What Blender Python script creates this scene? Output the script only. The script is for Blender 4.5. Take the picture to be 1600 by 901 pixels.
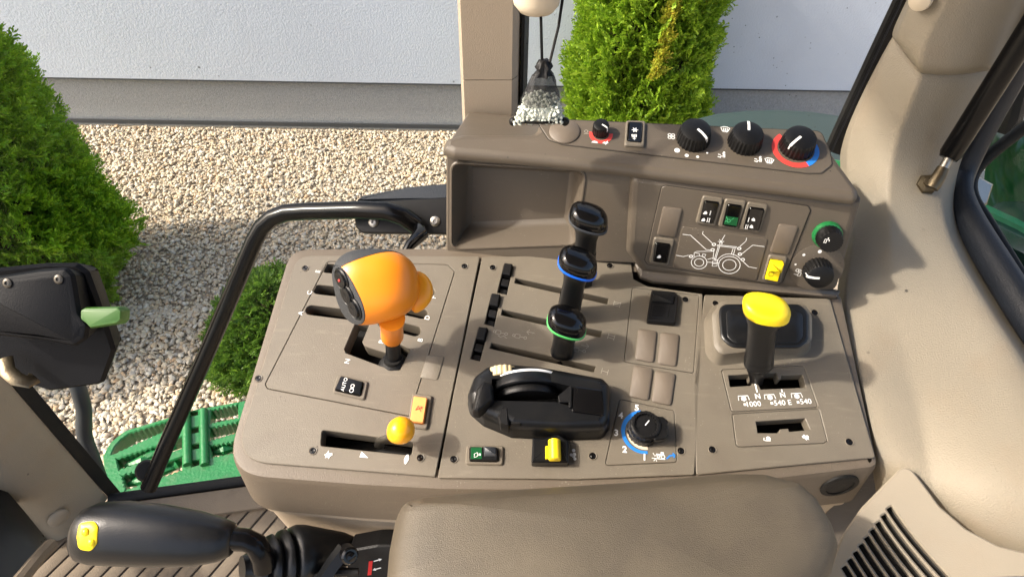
import bpy, bmesh, math, random
import numpy as np
from mathutils import Vector, Matrix, noise
from mathutils.geometry import delaunay_2d_cdt

random.seed(7); rng = np.random.default_rng(7)
for o in list(bpy.data.objects): bpy.data.objects.remove(o)
scene = bpy.context.scene
COL = scene.collection
R = math.radians

# ------------------------------------------------------------------ camera
FPX = 1067.0; CX, CY = 800.0, 450.5
PITCH, ROLL = R(45), R(1.0)
CAM = Vector((0, 0, 2.75))
cd = bpy.data.cameras.new('camera'); cam = bpy.data.objects.new('camera', cd); COL.objects.link(cam)
cd.sensor_width = 36; cd.lens = 36 * FPX / 1600; cd.clip_start = 0.02; cd.clip_end = 500
cam.location = CAM
cam.rotation_euler = (Matrix.Rotation(R(90) - PITCH, 3, 'X') @ Matrix.Rotation(ROLL, 3, 'Z')).to_euler()
scene.camera = cam
CM = Matrix.Rotation(R(90) - PITCH, 3, 'X') @ Matrix.Rotation(ROLL, 3, 'Z')

# ------------------------------------------------------------------ sky, sun, exposure
SUN_EL, SUN_AZ = R(41), R(-97)          # azimuth from +Y towards +X
world = bpy.data.worlds.new('World'); scene.world = world; world.use_nodes = True
nt = world.node_tree; bg = nt.nodes['Background']
sky = nt.nodes.new('ShaderNodeTexSky'); sky.sky_type = 'NISHITA'; sky.sun_disc = False
sky.sun_elevation = SUN_EL; sky.sun_rotation = SUN_AZ; sky.air_density = 1.0; sky.dust_density = 6.0; sky.ozone_density = .5
nt.links.new(sky.outputs[0], bg.inputs[0]); bg.inputs[1].default_value = 0.15
sl = bpy.data.lights.new('sun', 'SUN'); sl.energy = 2.0; sl.angle = R(2.2); sl.color = (1, .93, .83)
so = bpy.data.objects.new('sun', sl); COL.objects.link(so)
sd = Vector((math.sin(SUN_AZ) * math.cos(SUN_EL), math.cos(SUN_AZ) * math.cos(SUN_EL), math.sin(SUN_EL)))
so.rotation_euler = sd.to_track_quat('Z', 'Y').to_euler(); so.location = sd * 20
vs = scene.view_settings; vs.view_transform = 'Standard'; vs.look = 'None'; vs.gamma = 1; vs.exposure = 1.38
vs.use_curve_mapping = False
scene.render.engine = 'CYCLES'
scene.cycles.max_bounces = 8; scene.cycles.transparent_max_bounces = 12

# ------------------------------------------------------------------ measuring helpers
def ray(px, py):
    return CM @ Vector(((px - CX) / FPX, -(py - CY) / FPX, -1.0))
def at(px, py, d): return CAM + ray(px, py) * d
def onz(px, py, z):
    r = ray(px, py); return CAM + r * ((z - CAM.z) / r.z)
def ony(px, py, y):
    r = ray(px, py); return CAM + r * ((y - CAM.y) / r.y)
class Pl:
    def __init__(s, o, ex, ey):
        s.o = Vector(o); s.ey = Vector(ey).normalized()
        ex = Vector(ex); s.ex = (ex - s.ey * ex.dot(s.ey)).normalized(); s.n = s.ex.cross(s.ey)
    def uv(s, px, py, h=0.0):
        r = ray(px, py); o = s.o + s.n * h
        P = CAM + r * ((o - CAM).dot(s.n) / r.dot(s.n)) - o
        return Vector((P.dot(s.ex), P.dot(s.ey)))
    def w(s, u, v, h=0.0): return s.o + s.ex * u + s.ey * v + s.n * h
    def p(s, px, py, h=0.0):
        q = s.uv(px, py, h); return s.w(q.x, q.y, h)
    def poly(s, pts, r=0.0, h=0.0, n=5):
        if any(len(q) > 2 for q in pts): r = [q[2] if len(q) > 2 else r for q in pts]; n = 9
        return rpoly([s.uv(q[0], q[1], h) for q in pts], r, n)
def area(p): return .5 * sum(p[i].x * p[(i + 1) % len(p)].y - p[(i + 1) % len(p)].x * p[i].y for i in range(len(p)))
def rpoly(p, r=0.0, n=5):
    p = [Vector(q) for q in p]
    rl = list(r) if hasattr(r, '__len__') else [r] * len(p)
    if area(p) < 0: p = p[::-1]; rl = rl[::-1]
    if max(rl) <= 0: return p
    out = []; N = len(p)
    for i in range(N):
        a, b, c = p[i - 1], p[i], p[(i + 1) % N]
        d1, d2 = a - b, c - b; l1, l2 = d1.length, d2.length
        if l1 < 1e-7 or l2 < 1e-7: continue
        d1 /= l1; d2 /= l2
        cs = max(-.9999, min(.9999, d1.dot(d2))); ang = math.acos(cs)
        t = min(rl[i] / math.tan(ang / 2), l1 * .48, l2 * .48)
        if ang > 3.05: out.append(b); continue
        A, B = b + d1 * t, b + d2 * t
        for k in range(n + 1):
            q = k / n; out.append(A * (1 - q) ** 2 + b * 2 * q * (1 - q) + B * q * q)
    return out
def offset(p, d):
    N = len(p); out = []
    for i in range(N):
        a, b, c = p[i - 1], p[i], p[(i + 1) % N]
        e1 = (b - a); e2 = (c - b)
        if e1.length < 1e-9: e1 = e2
        if e2.length < 1e-9: e2 = e1
        n1 = Vector((e1.y, -e1.x)).normalized(); n2 = Vector((e2.y, -e2.x)).normalized()
        m = n1 + n2
        if m.length < 1e-6: m = n1
        m.normalize(); k = max(.35, m.dot(n1))
        out.append(b + m * (d / k))
    return out
def inside(q, p):
    r = False; j = len(p) - 1
    for i in range(len(p)):
        if (p[i].y > q.y) != (p[j].y > q.y) and q.x < (p[j].x - p[i].x) * (q.y - p[i].y) / (p[j].y - p[i].y) + p[i].x: r = not r
        j = i
    return r

# ------------------------------------------------------------------ mesh builder
class MB:
    def __init__(s): s.v = []; s.f = []
    def add(s, vs, fs):
        b = len(s.v); s.v += [Vector(q) for q in vs]; s.f += [tuple(b + i for i in f) for f in fs]; return s
    def loft(s, rings, c0=True, c1=True, closed=True):
        n = len(rings[0]); vs = [q for r in rings for q in r]; fs = []
        for i in range(len(rings) - 1):
            for j in range(n if closed else n - 1):
                k = (j + 1) % n; fs.append((i * n + j, i * n + k, (i + 1) * n + k, (i + 1) * n + j))
        if c0: fs.append(tuple(range(n))[::-1])
        if c1: fs.append(tuple((len(rings) - 1) * n + j for j in range(n)))
        return s.add(vs, fs)
    def puff(s, pl, poly, prof, c0=True, c1=True, tilt=None):
        rings = []
        for ins, h in prof:
            q = offset(poly, -ins) if ins else poly
            rings.append([pl.w(a.x, a.y, h + (tilt(a) if tilt else 0)) for a in q])
        return s.loft(rings, c0, c1)
    def flat(s, pl, outer, holes, h):
        loops = [outer] + holes; V = []; E = []
        for lp in loops:
            b = len(V); V += [Vector((q.x, q.y)) for q in lp]; E += [(b + i, b + (i + 1) % len(lp)) for i in range(len(lp))]
        vo, eo, fo = delaunay_2d_cdt(V, E, [], 0, 1e-7)[:3]; fs = []
        for f in fo:
            c = sum((vo[i] for i in f), Vector((0, 0))) / len(f)
            if inside(c, outer) and not any(inside(c, k) for k in holes): fs.append(tuple(f))
        return s.add([pl.w(q.x, q.y, h) for q in vo], fs)
    def plate(s, pl, outer, holes=(), h=0.0, th=.004, ch=.0006, depth=.02):
        s.flat(pl, offset(outer, -ch), [offset(k, ch) for k in holes], h)
        s.puff(pl, outer, [(ch, h), (0, h - ch), (0, h - th)], False, False)
        for k in holes: s.puff(pl, k, [(-ch, h), (0, h - ch), (0, h - depth)], False, False)
        return s
    def tube(s, path, rad, n=10, cap=True, flat=1.0, up=None):
        path = [Vector(p) for p in path]; m = len(path)
        if not hasattr(rad, '__len__'): rad = [rad] * m
        rings = []; prev = None
        for i, p in enumerate(path):
            t = (path[min(i + 1, m - 1)] - path[max(i - 1, 0)]).normalized()
            if prev is None:
                a = Vector(up) if up else (Vector((0, 0, 1)) if abs(t.z) < .9 else Vector((1, 0, 0)))
            else: a = prev
            a = (a - t * a.dot(t)).normalized(); b = t.cross(a); prev = a
            rings.append([p + a * (math.cos(2 * math.pi * k / n) * rad[i] * flat) + b * (math.sin(2 * math.pi * k / n) * rad[i]) for k in range(n)])
        return s.loft(rings, cap, cap)
    def lathe(s, o, ax, prof, n=24, ribs=0, rib=0.0, cap=True, sc=(1, 1), xd=None):
        ax = Vector(ax).normalized(); a = Vector(xd) if xd else (Vector((1, 0, 0)) if abs(ax.x) < .9 else Vector((0, 1, 0)))
        a = (a - ax * a.dot(ax)).normalized(); b = ax.cross(a); rings = []
        for r, h in prof:
            ring = []
            for k in range(n):
                rr = r
                if ribs and r > .6 * max(q[0] for q in prof): rr = r - (rib if (k * ribs * 2 // n) % 2 else 0)
                t = 2 * math.pi * k / n
                ring.append(Vector(o) + ax * h + a * (math.cos(t) * rr * sc[0]) + b * (math.sin(t) * rr * sc[1]))
            rings.append(ring)
        return s.loft(rings, cap, cap)
    def box(s, c, ax, ay, az, hx, hy, hz):
        c = Vector(c); vs = [c + Vector(ax) * (hx * i) + Vector(ay) * (hy * j) + Vector(az) * (hz * k) for i in (-1, 1) for j in (-1, 1) for k in (-1, 1)]
        return s.add(vs, [(0, 1, 3, 2), (4, 6, 7, 5), (0, 4, 5, 1), (2, 3, 7, 6), (0, 2, 6, 4), (1, 5, 7, 3)])
    def ribbon(s, pl, pts, wd, h, th=.0003, closed=False):
        pts = [Vector(p) for p in pts]; n = len(pts); L = []; Rr = []
        for i in range(n):
            a = pts[(i - 1) % n] if (closed or i) else pts[i]; b = pts[(i + 1) % n] if (closed or i < n - 1) else pts[i]
            t = (b - a); t = t.normalized() if t.length > 1e-9 else Vector((1, 0)); q = Vector((-t.y, t.x)) * wd / 2
            L.append(pts[i] + q); Rr.append(pts[i] - q)
        vs = [pl.w(q.x, q.y, h) for q in L] + [pl.w(q.x, q.y, h) for q in Rr]
        fs = [(i, n + i, n + (i + 1) % n, (i + 1) % n) for i in range(n if closed else n - 1)]
        return s.add(vs, fs)

WL = {}
def link(o, parent, wloc):
    COL.objects.link(o)
    if parent is not None:
        o.parent = parent; o.location = wloc - WL[parent.name]
    else: o.location = wloc
    WL[o.name] = Vector(wloc)
def tag(o, label=None, cat=None, group=None, kind=None):
    if label: o['label'] = label
    if cat: o['category'] = cat
    if group: o['group'] = group
    if kind: o['kind'] = kind
    return o
def thing(name, loc, label, cat, group=None):
    o = bpy.data.objects.new(name, None); o.empty_display_size = .02; link(o, None, Vector(loc)); return tag(o, label, cat, group)
def obj(name, mb, mat, parent=None, label=None, smooth=40, sub=0, kind=None, recalc=True):
    c = sum(mb.v, Vector()) / len(mb.v)
    me = bpy.data.meshes.new(name); me.from_pydata([v - c for v in mb.v], [], mb.f)
    if recalc:
        bm = bmesh.new(); bm.from_mesh(me)
        bmesh.ops.remove_doubles(bm, verts=bm.verts, dist=2e-6)
        bmesh.ops.recalc_face_normals(bm, faces=bm.faces); bm.to_mesh(me); bm.free()
    if smooth:
        me.polygons.foreach_set('use_smooth', [True] * len(me.polygons))
        if smooth < 180: me.set_sharp_from_angle(angle=R(smooth))
    me.materials.append(M[mat]); o = bpy.data.objects.new(name, me); link(o, parent, c)
    if sub:
        md = o.modifiers.new('s', 'SUBSURF'); md.levels = sub; md.render_levels = sub
    return tag(o, label, kind=kind)

# ------------------------------------------------------------------ materials
M = {}
def mat(name, col, rough=.5, grain=0, gs=0.0, var=0.0, vscale=6, metal=0, spec=.5, coat=0, specks=0, dirt=None, dirtamt=0, rvar=0.0, dust=0.0):
    m = bpy.data.materials.new(name); m.use_nodes = True; N = m.node_tree.nodes; L = m.node_tree.links
    b = N['Principled BSDF']; b.inputs['Roughness'].default_value = rough; b.inputs['Metallic'].default_value = metal
    b.inputs['Specular IOR Level'].default_value = spec; b.inputs['Coat Weight'].default_value = coat
    b.inputs['Base Color'].default_value = (*col, 1); M[name] = m
    tc = N.new('ShaderNodeNewGeometry'); P = tc.outputs['Position']
    cur = None
    def noise_(scale, det=3):
        n = N.new('ShaderNodeTexNoise'); n.inputs['Scale'].default_value = scale; n.inputs['Detail'].default_value = det; L.new(P, n.inputs['Vector']); return n
    def mixc(fac, a, bcol):
        x = N.new('ShaderNodeMix'); x.data_type = 'RGBA'
        L.new(fac, x.inputs[0])
        if a is None: x.inputs[6].default_value = (*col, 1)
        else: L.new(a, x.inputs[6])
        x.inputs[7].default_value = (*bcol, 1); return x.outputs[2]
    def ramp(src, lo, hi):
        r = N.new('ShaderNodeMapRange'); r.inputs[1].default_value = lo; r.inputs[2].default_value = hi; L.new(src, r.inputs[0]); return r.outputs[0]
    if var:
        cur = mixc(ramp(noise_(vscale, 5).outputs[0], .35, .75), cur, tuple(c * (1 - var) for c in col))
    if dirt:
        n1 = noise_(vscale * 3.3, 6); f = ramp(n1.outputs[0], .52, .78)
        mul = N.new('ShaderNodeMath'); mul.operation = 'MULTIPLY'; L.new(f, mul.inputs[0]); mul.inputs[1].default_value = dirtamt
        cur = mixc(mul.outputs[0], cur, dirt)
    if specks:
        v = N.new('ShaderNodeTexVoronoi'); v.inputs['Scale'].default_value = specks; L.new(P, v.inputs['Vector'])
        lt = ramp(v.outputs['Distance'], .09, .05)
        n2 = noise_(specks * .35, 2); g = ramp(n2.outputs[0], .56, .62)
        mul = N.new('ShaderNodeMath'); mul.operation = 'MULTIPLY'; L.new(lt, mul.inputs[0]); L.new(g, mul.inputs[1])
        cur = mixc(mul.outputs[0], cur, tuple(c * .25 for c in col))
    if dust:
        v = N.new('ShaderNodeTexVoronoi'); v.inputs['Scale'].default_value = 260; L.new(P, v.inputs['Vector'])
        lt = ramp(v.outputs['Distance'], .16, .06); g = ramp(noise_(26, 3).outputs[0], .55, .68)
        mul = N.new('ShaderNodeMath'); mul.operation = 'MULTIPLY'; L.new(lt, mul.inputs[0]); L.new(g, mul.inputs[1])
        m2 = N.new('ShaderNodeMath'); m2.operation = 'MULTIPLY'; L.new(mul.outputs[0], m2.inputs[0]); m2.inputs[1].default_value = dust
        cur = mixc(m2.outputs[0], cur, (.42, .38, .31))
        st = N.new('ShaderNodeMapping'); st.inputs['Scale'].default_value = (9, 70, 70); st.inputs['Rotation'].default_value = (.2, .1, .5); L.new(P, st.inputs[0])
        n3 = N.new('ShaderNodeTexNoise'); n3.inputs['Scale'].default_value = 3.2; n3.inputs['Detail'].default_value = 6; L.new(st.outputs[0], n3.inputs['Vector'])
        m3 = N.new('ShaderNodeMath'); m3.operation = 'MULTIPLY'; L.new(ramp(n3.outputs[0], .60, .72), m3.inputs[0]); m3.inputs[1].default_value = dust * .35
        cur = mixc(m3.outputs[0], cur, tuple(min(1, c * 1.7) for c in col))
    if cur: L.new(cur, b.inputs['Base Color'])
    if rvar:
        r = N.new('ShaderNodeMapRange'); r.inputs[3].default_value = rough - rvar; r.inputs[4].default_value = rough + rvar
        L.new(noise_(vscale * 2.1, 5).outputs[0], r.inputs[0]); L.new(r.outputs[0], b.inputs['Roughness'])
    if grain:
        g = noise_(gs or 900, 2); bp = N.new('ShaderNodeBump'); bp.inputs['Strength'].default_value = grain; bp.inputs['Distance'].default_value = 1.0 / (gs or 900)
        L.new(g.outputs[0], bp.inputs['Height']); L.new(bp.outputs[0], b.inputs['Normal'])
    return m
TAUPE = (.146, .126, .096)
mat('console', TAUPE, .48, .35, 1100, .10, 7, specks=85, dirt=(.10, .082, .062), dirtamt=.45, rvar=.12, dust=.6)
mat('console_body', (.118, .094, .068), .5, .4, 900, .10, 7, specks=70, dirt=(.10, .075, .055), dirtamt=.5, rvar=.1, dust=.7)
mat('dash', (.098, .080, .060), .46, .3, 1100, .08, 7, specks=80, rvar=.12, dust=.45, dirt=(.085, .066, .05), dirtamt=.35)
mat('bezel', (.15, .128, .098), .45, .2, 1200, .08, 20)
mat('blank', (.132, .106, .080), .5, .3, 1200, .12, 30)
mat('beige', (.272, .234, .174), .6, .5, 620, .10, 5, specks=34, dirt=(.25, .19, .125), dirtamt=.45)
mat('beige_smooth', (.262, .226, .172), .5, .2, 900, .10, 8, specks=40, dirt=(.25, .20, .14), dirtamt=.4)
mat('pillar', (.38, .31, .232), .55, .35, 900, .06, 5, specks=40)
mat('armrest', (.098, .079, .053), .5, .7, 1300, .38, 9, dirt=(.06, .047, .034), dirtamt=.6)
mat('black', (.0045, .0045, .005), .45, .25, 900, .2, 30, spec=.3, dirt=(.012, .011, .010), dirtamt=.4, rvar=.08)
mat('black_gloss', (.003, .003, .0035), .14, 0, 0, rvar=.06, vscale=20, spec=.45)
mat('black_satin', (.0055, .006, .007), .31, .12, 700, spec=.38, dirt=(.016, .015, .0135), dirtamt=.4, rvar=.09, vscale=12)
mat('tube_black', (.003, .003, .0035), .22, spec=.22)
mat('box_black', (.005, .0055, .007), .5, .35, 700, spec=.12, rvar=.05)
mat('rubber', (.006, .006, .006), .6, .3, 600, spec=.3, dirt=(.02, .018, .014), dirtamt=.4, vscale=14)
mat('slot_shade', (.005, .0045, .004), .8, dirt=(.02, .016, .012), dirtamt=.5, vscale=30)  # near-black stands in for the shade inside slots, with some lighter dirt
mat('grey_grip', (.030, .033, .037), .6, 1.0, 900)
mat('grey_satin', (.045, .05, .058), .4, .3, 900, .1, 20)
mat('frame_grey', (.016, .020, .028), .45, .4, 600, .15, 20, spec=.35)
mat('orange', (.86, .26, .010), .36, .08, 800, .06, 20)
mat('orange_tab', (.95, .36, .012), .3)
mat('orange_rocker', (.86, .34, .10), .4, dirt=(.5, .2, .06), dirtamt=.3, vscale=60)
mat('amber', (.95, .42, .008), .28)
mat('yellow', (.92, .68, .008), .35, dirt=(.6, .4, .03), dirtamt=.2, vscale=40)
mat('white', (.86, .86, .84), .5)
mat('print_white', (.82, .82, .80), .6)
mat('print_grey', (.36, .33, .28), .6)
mat('red', (.72, .055, .045), .45)
mat('red_label', (.70, .01, .012), .4)
mat('blue', (.02, .19, .62), .4)
mat('blue_ring', (.012, .13, .70), .35)
mat('green_ring', (.10, .55, .14), .35)
mat('green_lens', (.004, .075, .022), .3)
mat('green_tab', (.042, .125, .015), .45)
mat('green_print', (.08, .5, .2), .5)
mat('tan', (.62, .50, .28), .5)
mat('cream', (.60, .52, .40), .55)
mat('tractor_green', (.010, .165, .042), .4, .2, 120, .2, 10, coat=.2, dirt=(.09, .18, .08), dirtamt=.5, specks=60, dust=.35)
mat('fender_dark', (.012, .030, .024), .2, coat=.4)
mat('fender_yellow', (.22, .22, .02), .35)
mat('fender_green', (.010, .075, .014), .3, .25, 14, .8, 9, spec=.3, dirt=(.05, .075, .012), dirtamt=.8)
mat('steel', (.42, .40, .36), .32, .3, 400, .2, 30, metal=1)
mat('brass', (.16, .13, .085), .42, .12, 300, .3, 40, metal=.9, dirt=(.05, .04, .03), dirtamt=.6)
mat('screw', (.10, .09, .075), .4, metal=.7)
mat('mat_floor', (.155, .122, .085), .7, .4, 400, .15, 9, dirt=(.09, .072, .05), dirtamt=.5)
mat('groove', (.03, .025, .02), .9)
mat('hose', (.022, .027, .034), .45)
mat('fabric', (.30, .27, .27), .9, .4, 900, .3, 120)
mat('bark', (.09, .055, .03), .9, 1, 60, .4, 30)
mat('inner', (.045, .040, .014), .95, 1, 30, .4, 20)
mat('headliner', (.17, .165, .16), .9)
# wall materials
mat('stucco', (.52, .57, .65), .9, .22, 85, .06, 1.3, dirt=(.47, .51, .58), dirtamt=.6, specks=9)
mat('plinth', (.32, .33, .34), .92, .8, 150, .22, 60, dirt=(.40, .38, .34), dirtamt=.5)
mat('edge_dark', (.05, .055, .06), .7)
mat('soil', (.42, .35, .26), .95, 1, 40, .3, 20)
# stones: a colour per pebble
def island_mat(name, cols, rough, extra=None):
    m = bpy.data.materials.new(name); m.use_nodes = True; N = m.node_tree.nodes; L = m.node_tree.links; b = N['Principled BSDF']
    g = N.new('ShaderNodeNewGeometry'); r = N.new('ShaderNodeValToRGB'); e = r.color_ramp.elements
    e[0].position = 0; e[0].color = (*cols[0], 1); e[1].position = 1; e[1].color = (*cols[-1], 1)
    for i, c in enumerate(cols[1:-1]): q = e.new((i + 1) / (len(cols) - 1)); q.color = (*c, 1)
    L.new(g.outputs['Random Per Island'], r.inputs[0])
    n = N.new('ShaderNodeTexNoise'); n.inputs['Scale'].default_value = 70; n.inputs['Detail'].default_value = 4; L.new(g.outputs['Position'], n.inputs['Vector'])
    mr = N.new('ShaderNodeMapRange'); mr.inputs[3].default_value = .72; mr.inputs[4].default_value = 1.2; L.new(n.outputs[0], mr.inputs[0])
    x = N.new('ShaderNodeMix'); x.data_type = 'RGBA'; x.blend_type = 'MULTIPLY'; x.inputs[0].default_value = 1
    L.new(r.outputs[0], x.inputs[6]); L.new(mr.outputs[0], x.inputs[7]); L.new(x.outputs[2], b.inputs['Base Color'])
    b.inputs['Roughness'].default_value = rough; M[name] = m; return m
island_mat('stone', [(.56, .46, .32), (.62, .54, .41), (.42, .32, .21), (.66, .59, .47), (.54, .46, .35), (.57, .43, .27), (.64, .57, .46), (.44, .39, .33), (.60, .50, .35), (.50, .33, .19), (.70, .65, .55), (.52, .42, .29)], .75)
def leaf_mat(name, cols):
    m = island_mat(name, cols, .55); N = m.node_tree.nodes; L = m.node_tree.links; b = N['Principled BSDF']
    t = N.new('ShaderNodeBsdfTranslucent'); mx = N.new('ShaderNodeMixShader'); mx.inputs[0].default_value = .42
    src = b.inputs['Base Color'].links[0].from_socket; L.new(src, t.inputs[0])
    L.new(b.outputs[0], mx.inputs[1]); L.new(t.outputs[0], mx.inputs[2]); L.new(mx.outputs[0], N['Material Output'].inputs[0])
leaf_mat('leaf_bright', [(.20, .36, .018), (.32, .50, .028), (.13, .25, .015), (.42, .58, .04), (.26, .43, .022)])
leaf_mat('leaf_deep', [(.17, .37, .016), (.26, .49, .022), (.11, .25, .014), (.37, .58, .03), (.22, .46, .02)])
leaf_mat('leaf_dry', [(.42, .48, .035), (.52, .52, .05), (.46, .34, .03), (.34, .46, .03)])
leaf_mat('leaf_soft', [(.08, .19, .02), (.15, .28, .03), (.06, .14, .02), (.20, .34, .03)])
def glass_mat(name, tint, refl, specks=0):
    m = bpy.data.materials.new(name); m.use_nodes = True; N = m.node_tree.nodes; L = m.node_tree.links; N.remove(N['Principled BSDF'])
    t = N.new('ShaderNodeBsdfTransparent'); t.inputs[0].default_value = (*tint, 1)
    g = N.new('ShaderNodeBsdfGlossy'); g.inputs['Roughness'].default_value = .02
    fr = N.new('ShaderNodeFresnel'); fr.inputs[0].default_value = 1.35
    mu = N.new('ShaderNodeMath'); mu.operation = 'MULTIPLY'; mu.inputs[1].default_value = refl; L.new(fr.outputs[0], mu.inputs[0])
    mx = N.new('ShaderNodeMixShader'); L.new(mu.outputs[0], mx.inputs[0]); L.new(t.outputs[0], mx.inputs[1]); L.new(g.outputs[0], mx.inputs[2]); out = mx.outputs[0]
    if specks:
        d = N.new('ShaderNodeBsdfDiffuse'); d.inputs[0].default_value = (.05, .045, .04, 1)
        ge = N.new('ShaderNodeNewGeometry'); v = N.new('ShaderNodeTexVoronoi'); v.inputs['Scale'].default_value = specks; L.new(ge.outputs['Position'], v.inputs['Vector'])
        r = N.new('ShaderNodeMapRange'); r.inputs[1].default_value = .11; r.inputs[2].default_value = .06; L.new(v.outputs['Distance'], r.inputs[0])
        n = N.new('ShaderNodeTexNoise'); n.inputs['Scale'].default_value = 25; L.new(ge.outputs['Position'], n.inputs['Vector'])
        r2 = N.new('ShaderNodeMapRange'); r2.inputs[1].default_value = .48; r2.inputs[2].default_value = .56; L.new(n.outputs[0], r2.inputs[0])
        q = N.new('ShaderNodeMath'); q.operation = 'MULTIPLY'; L.new(r.outputs[0], q.inputs[0]); L.new(r2.outputs[0], q.inputs[1])
        q2 = N.new('ShaderNodeMath'); q2.operation = 'MULTIPLY'; q2.inputs[1].default_value = .8; L.new(q.outputs[0], q2.inputs[0])
        m2 = N.new('ShaderNodeMixShader'); L.new(q2.outputs[0], m2.inputs[0]); L.new(out, m2.inputs[1]); L.new(d.outputs[0], m2.inputs[2]); out = m2.outputs[0]
    L.new(out, N['Material Output'].inputs[0]); M[name] = m
glass_mat('glass', (.95, .97, .96), .22)
glass_mat('glass_dirty', (.94, .96, .96), .25, 110)
def veil_mat(name, col, alpha):
    m = bpy.data.materials.new(name); m.use_nodes = True; N = m.node_tree.nodes; b = N['Principled BSDF']
    b.inputs['Base Color'].default_value = (*col, 1); b.inputs['Roughness'].default_value = .6; b.inputs['Alpha'].default_value = alpha; M[name] = m
veil_mat('organza', (.003, .003, .004), .62)
veil_mat('organza_thin', (.003, .003, .004), .13)
veil_mat('bead', (.70, .74, .66), 1.0); M['bead'].node_tree.nodes['Principled BSDF'].inputs['Roughness'].default_value = .3

# ================================================================== THE SETTING OUTSIDE
g = MB(); g.add([(-60, -40, 0), (60, -40, 0), (60, 60, 0), (-60, 60, 0)], [(0, 1, 2, 3)])
tag(obj('ground', g, 'soil', smooth=0, recalc=False), kind='structure')
# house wall: its foot runs through two measured points
A0, A1 = onz(180, 191, 0.03), onz(720, 200, 0.03)
WX = (A1 - A0); WX.z = 0; WX.normalize(); WN = Vector((-WX.y, WX.x, 0)); UP = Vector((0, 0, 1))
wroot = thing('house_wall', A0, 'pale blue-grey rendered house wall with a darker grey plinth behind the gravel', 'wall')
PT = onz(400, 131, 0); 
def wall_h(px, py):
    r = ray(px, py); t = (A0 - CAM).dot(WN) / r.dot(WN); return (CAM + r * t).z
ph = wall_h(420, 130)
b = MB(); b.box(A0 + WX * 2 + WN * .16 + UP * (ph / 2 - .1), WX, WN, UP, 16, .15, ph / 2 + .1); obj('plinth', b, 'plinth', wroot, smooth=0)
b = MB(); b.box(A0 + WX * 2 + WN * .145 + UP * (ph + 2.5), WX, WN, UP, 16, .17, 2.5); obj('rendered_wall', b, 'stucco', wroot, smooth=0)
b = MB(); b.box(A0 + WX * 2 + WN * .14 + UP * (ph - .006), WX, WN, UP, 16, .166, .0055); obj('drip_edge', b, 'edge_dark', wroot, smooth=0)
b = MB(); b.box(A0 + WX * 2 - WN * .006 + UP * .012, WX, WN, UP, 16, .004, .016); tag(obj('edging_strip', b, 'edge_dark', wroot, smooth=0))
def wall_y(x): return A0.y + (x - A0.x) * WX.y / WX.x

# gravel: loose pebbles in one object
def ico(sub):
    bm = bmesh.new(); bmesh.ops.create_icosphere(bm, subdivisions=sub, radius=1)
    v = np.array([q.co[:] for q in bm.verts]); f = np.array([[q.index for q in p.verts] for p in bm.faces]); bm.free(); return v, f
def gravel():
    protos = {}
    for sub in (1, 2):
        v, f = ico(sub); protos[sub] = []
        for k in range(7):
            w = v * (1 + .22 * rng.normal(size=(1,3))) ; 
            d = np.array([1 + .28 * noise.noise(Vector(q) * 1.3 + Vector((k * 9, 3, 1))) for q in v]); protos[sub].append((w * d[:, None], f))
    VV = []; FF = []; base = 0
    def put(n, x0, x1, y0, y1, rmin, rmax, sub):
        nonlocal base
        for i in range(n):
            x = rng.uniform(x0, x1); y = rng.uniform(y0, y1)
            if y > wall_y(x) - .03: continue
            r = rmin + (rmax - rmin) * rng.random() ** 2
            v, f = protos[sub][rng.integers(7)]
            q = rng.normal(size=4); q /= np.linalg.norm(q); a, b_, c, d = q
            Rm = np.array([[1-2*(c*c+d*d), 2*(b_*c-a*d), 2*(b_*d+a*c)], [2*(b_*c+a*d), 1-2*(b_*b_+d*d), 2*(c*d-a*b_)], [2*(b_*d-a*c), 2*(c*d+a*b_), 1-2*(b_*b_+c*c)]])
            s = np.array([1.25, 1.0, .72]) * r * rng.uniform(.8, 1.2, 3)
            w = (v * s) @ Rm.T; w[:, 2] = w[:, 2] * .75 + r * .45 + rng.uniform(0, .012)
            w[:, 0] += x; w[:, 1] += y
            VV.append(w); FF.append(f + base); base += len(v)
    put(15000, -2.3, -.35, 1.0, 2.55, .0075, .0175, 2)
    put(34000, -3.6, .1, 2.45, 4.6, .0075, .0165, 1)
    put(5000, .1, 3.6, 3.2, 4.5, .010, .020, 1)
    V = np.concatenate(VV); Fc = np.concatenate(FF)
    me = bpy.data.meshes.new('gravel'); me.vertices.add(len(V)); me.vertices.foreach_set('co', V.ravel())
    me.loops.add(Fc.size); me.loops.foreach_set('vertex_index', Fc.ravel().astype(np.int32))
    me.polygons.add(len(Fc)); me.polygons.foreach_set('loop_start', np.arange(0, Fc.size, 3, dtype=np.int32))
    me.polygons.foreach_set('use_smooth', np.ones(len(Fc), bool)); me.update(); me.validate()
    me.materials.append(M['stone']); o = bpy.data.objects.new('gravel', me); link(o, None, Vector())
    tag(o, 'beige and grey rounded gravel covering the ground by the wall', 'gravel', kind='stuff')
gravel()

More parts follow.
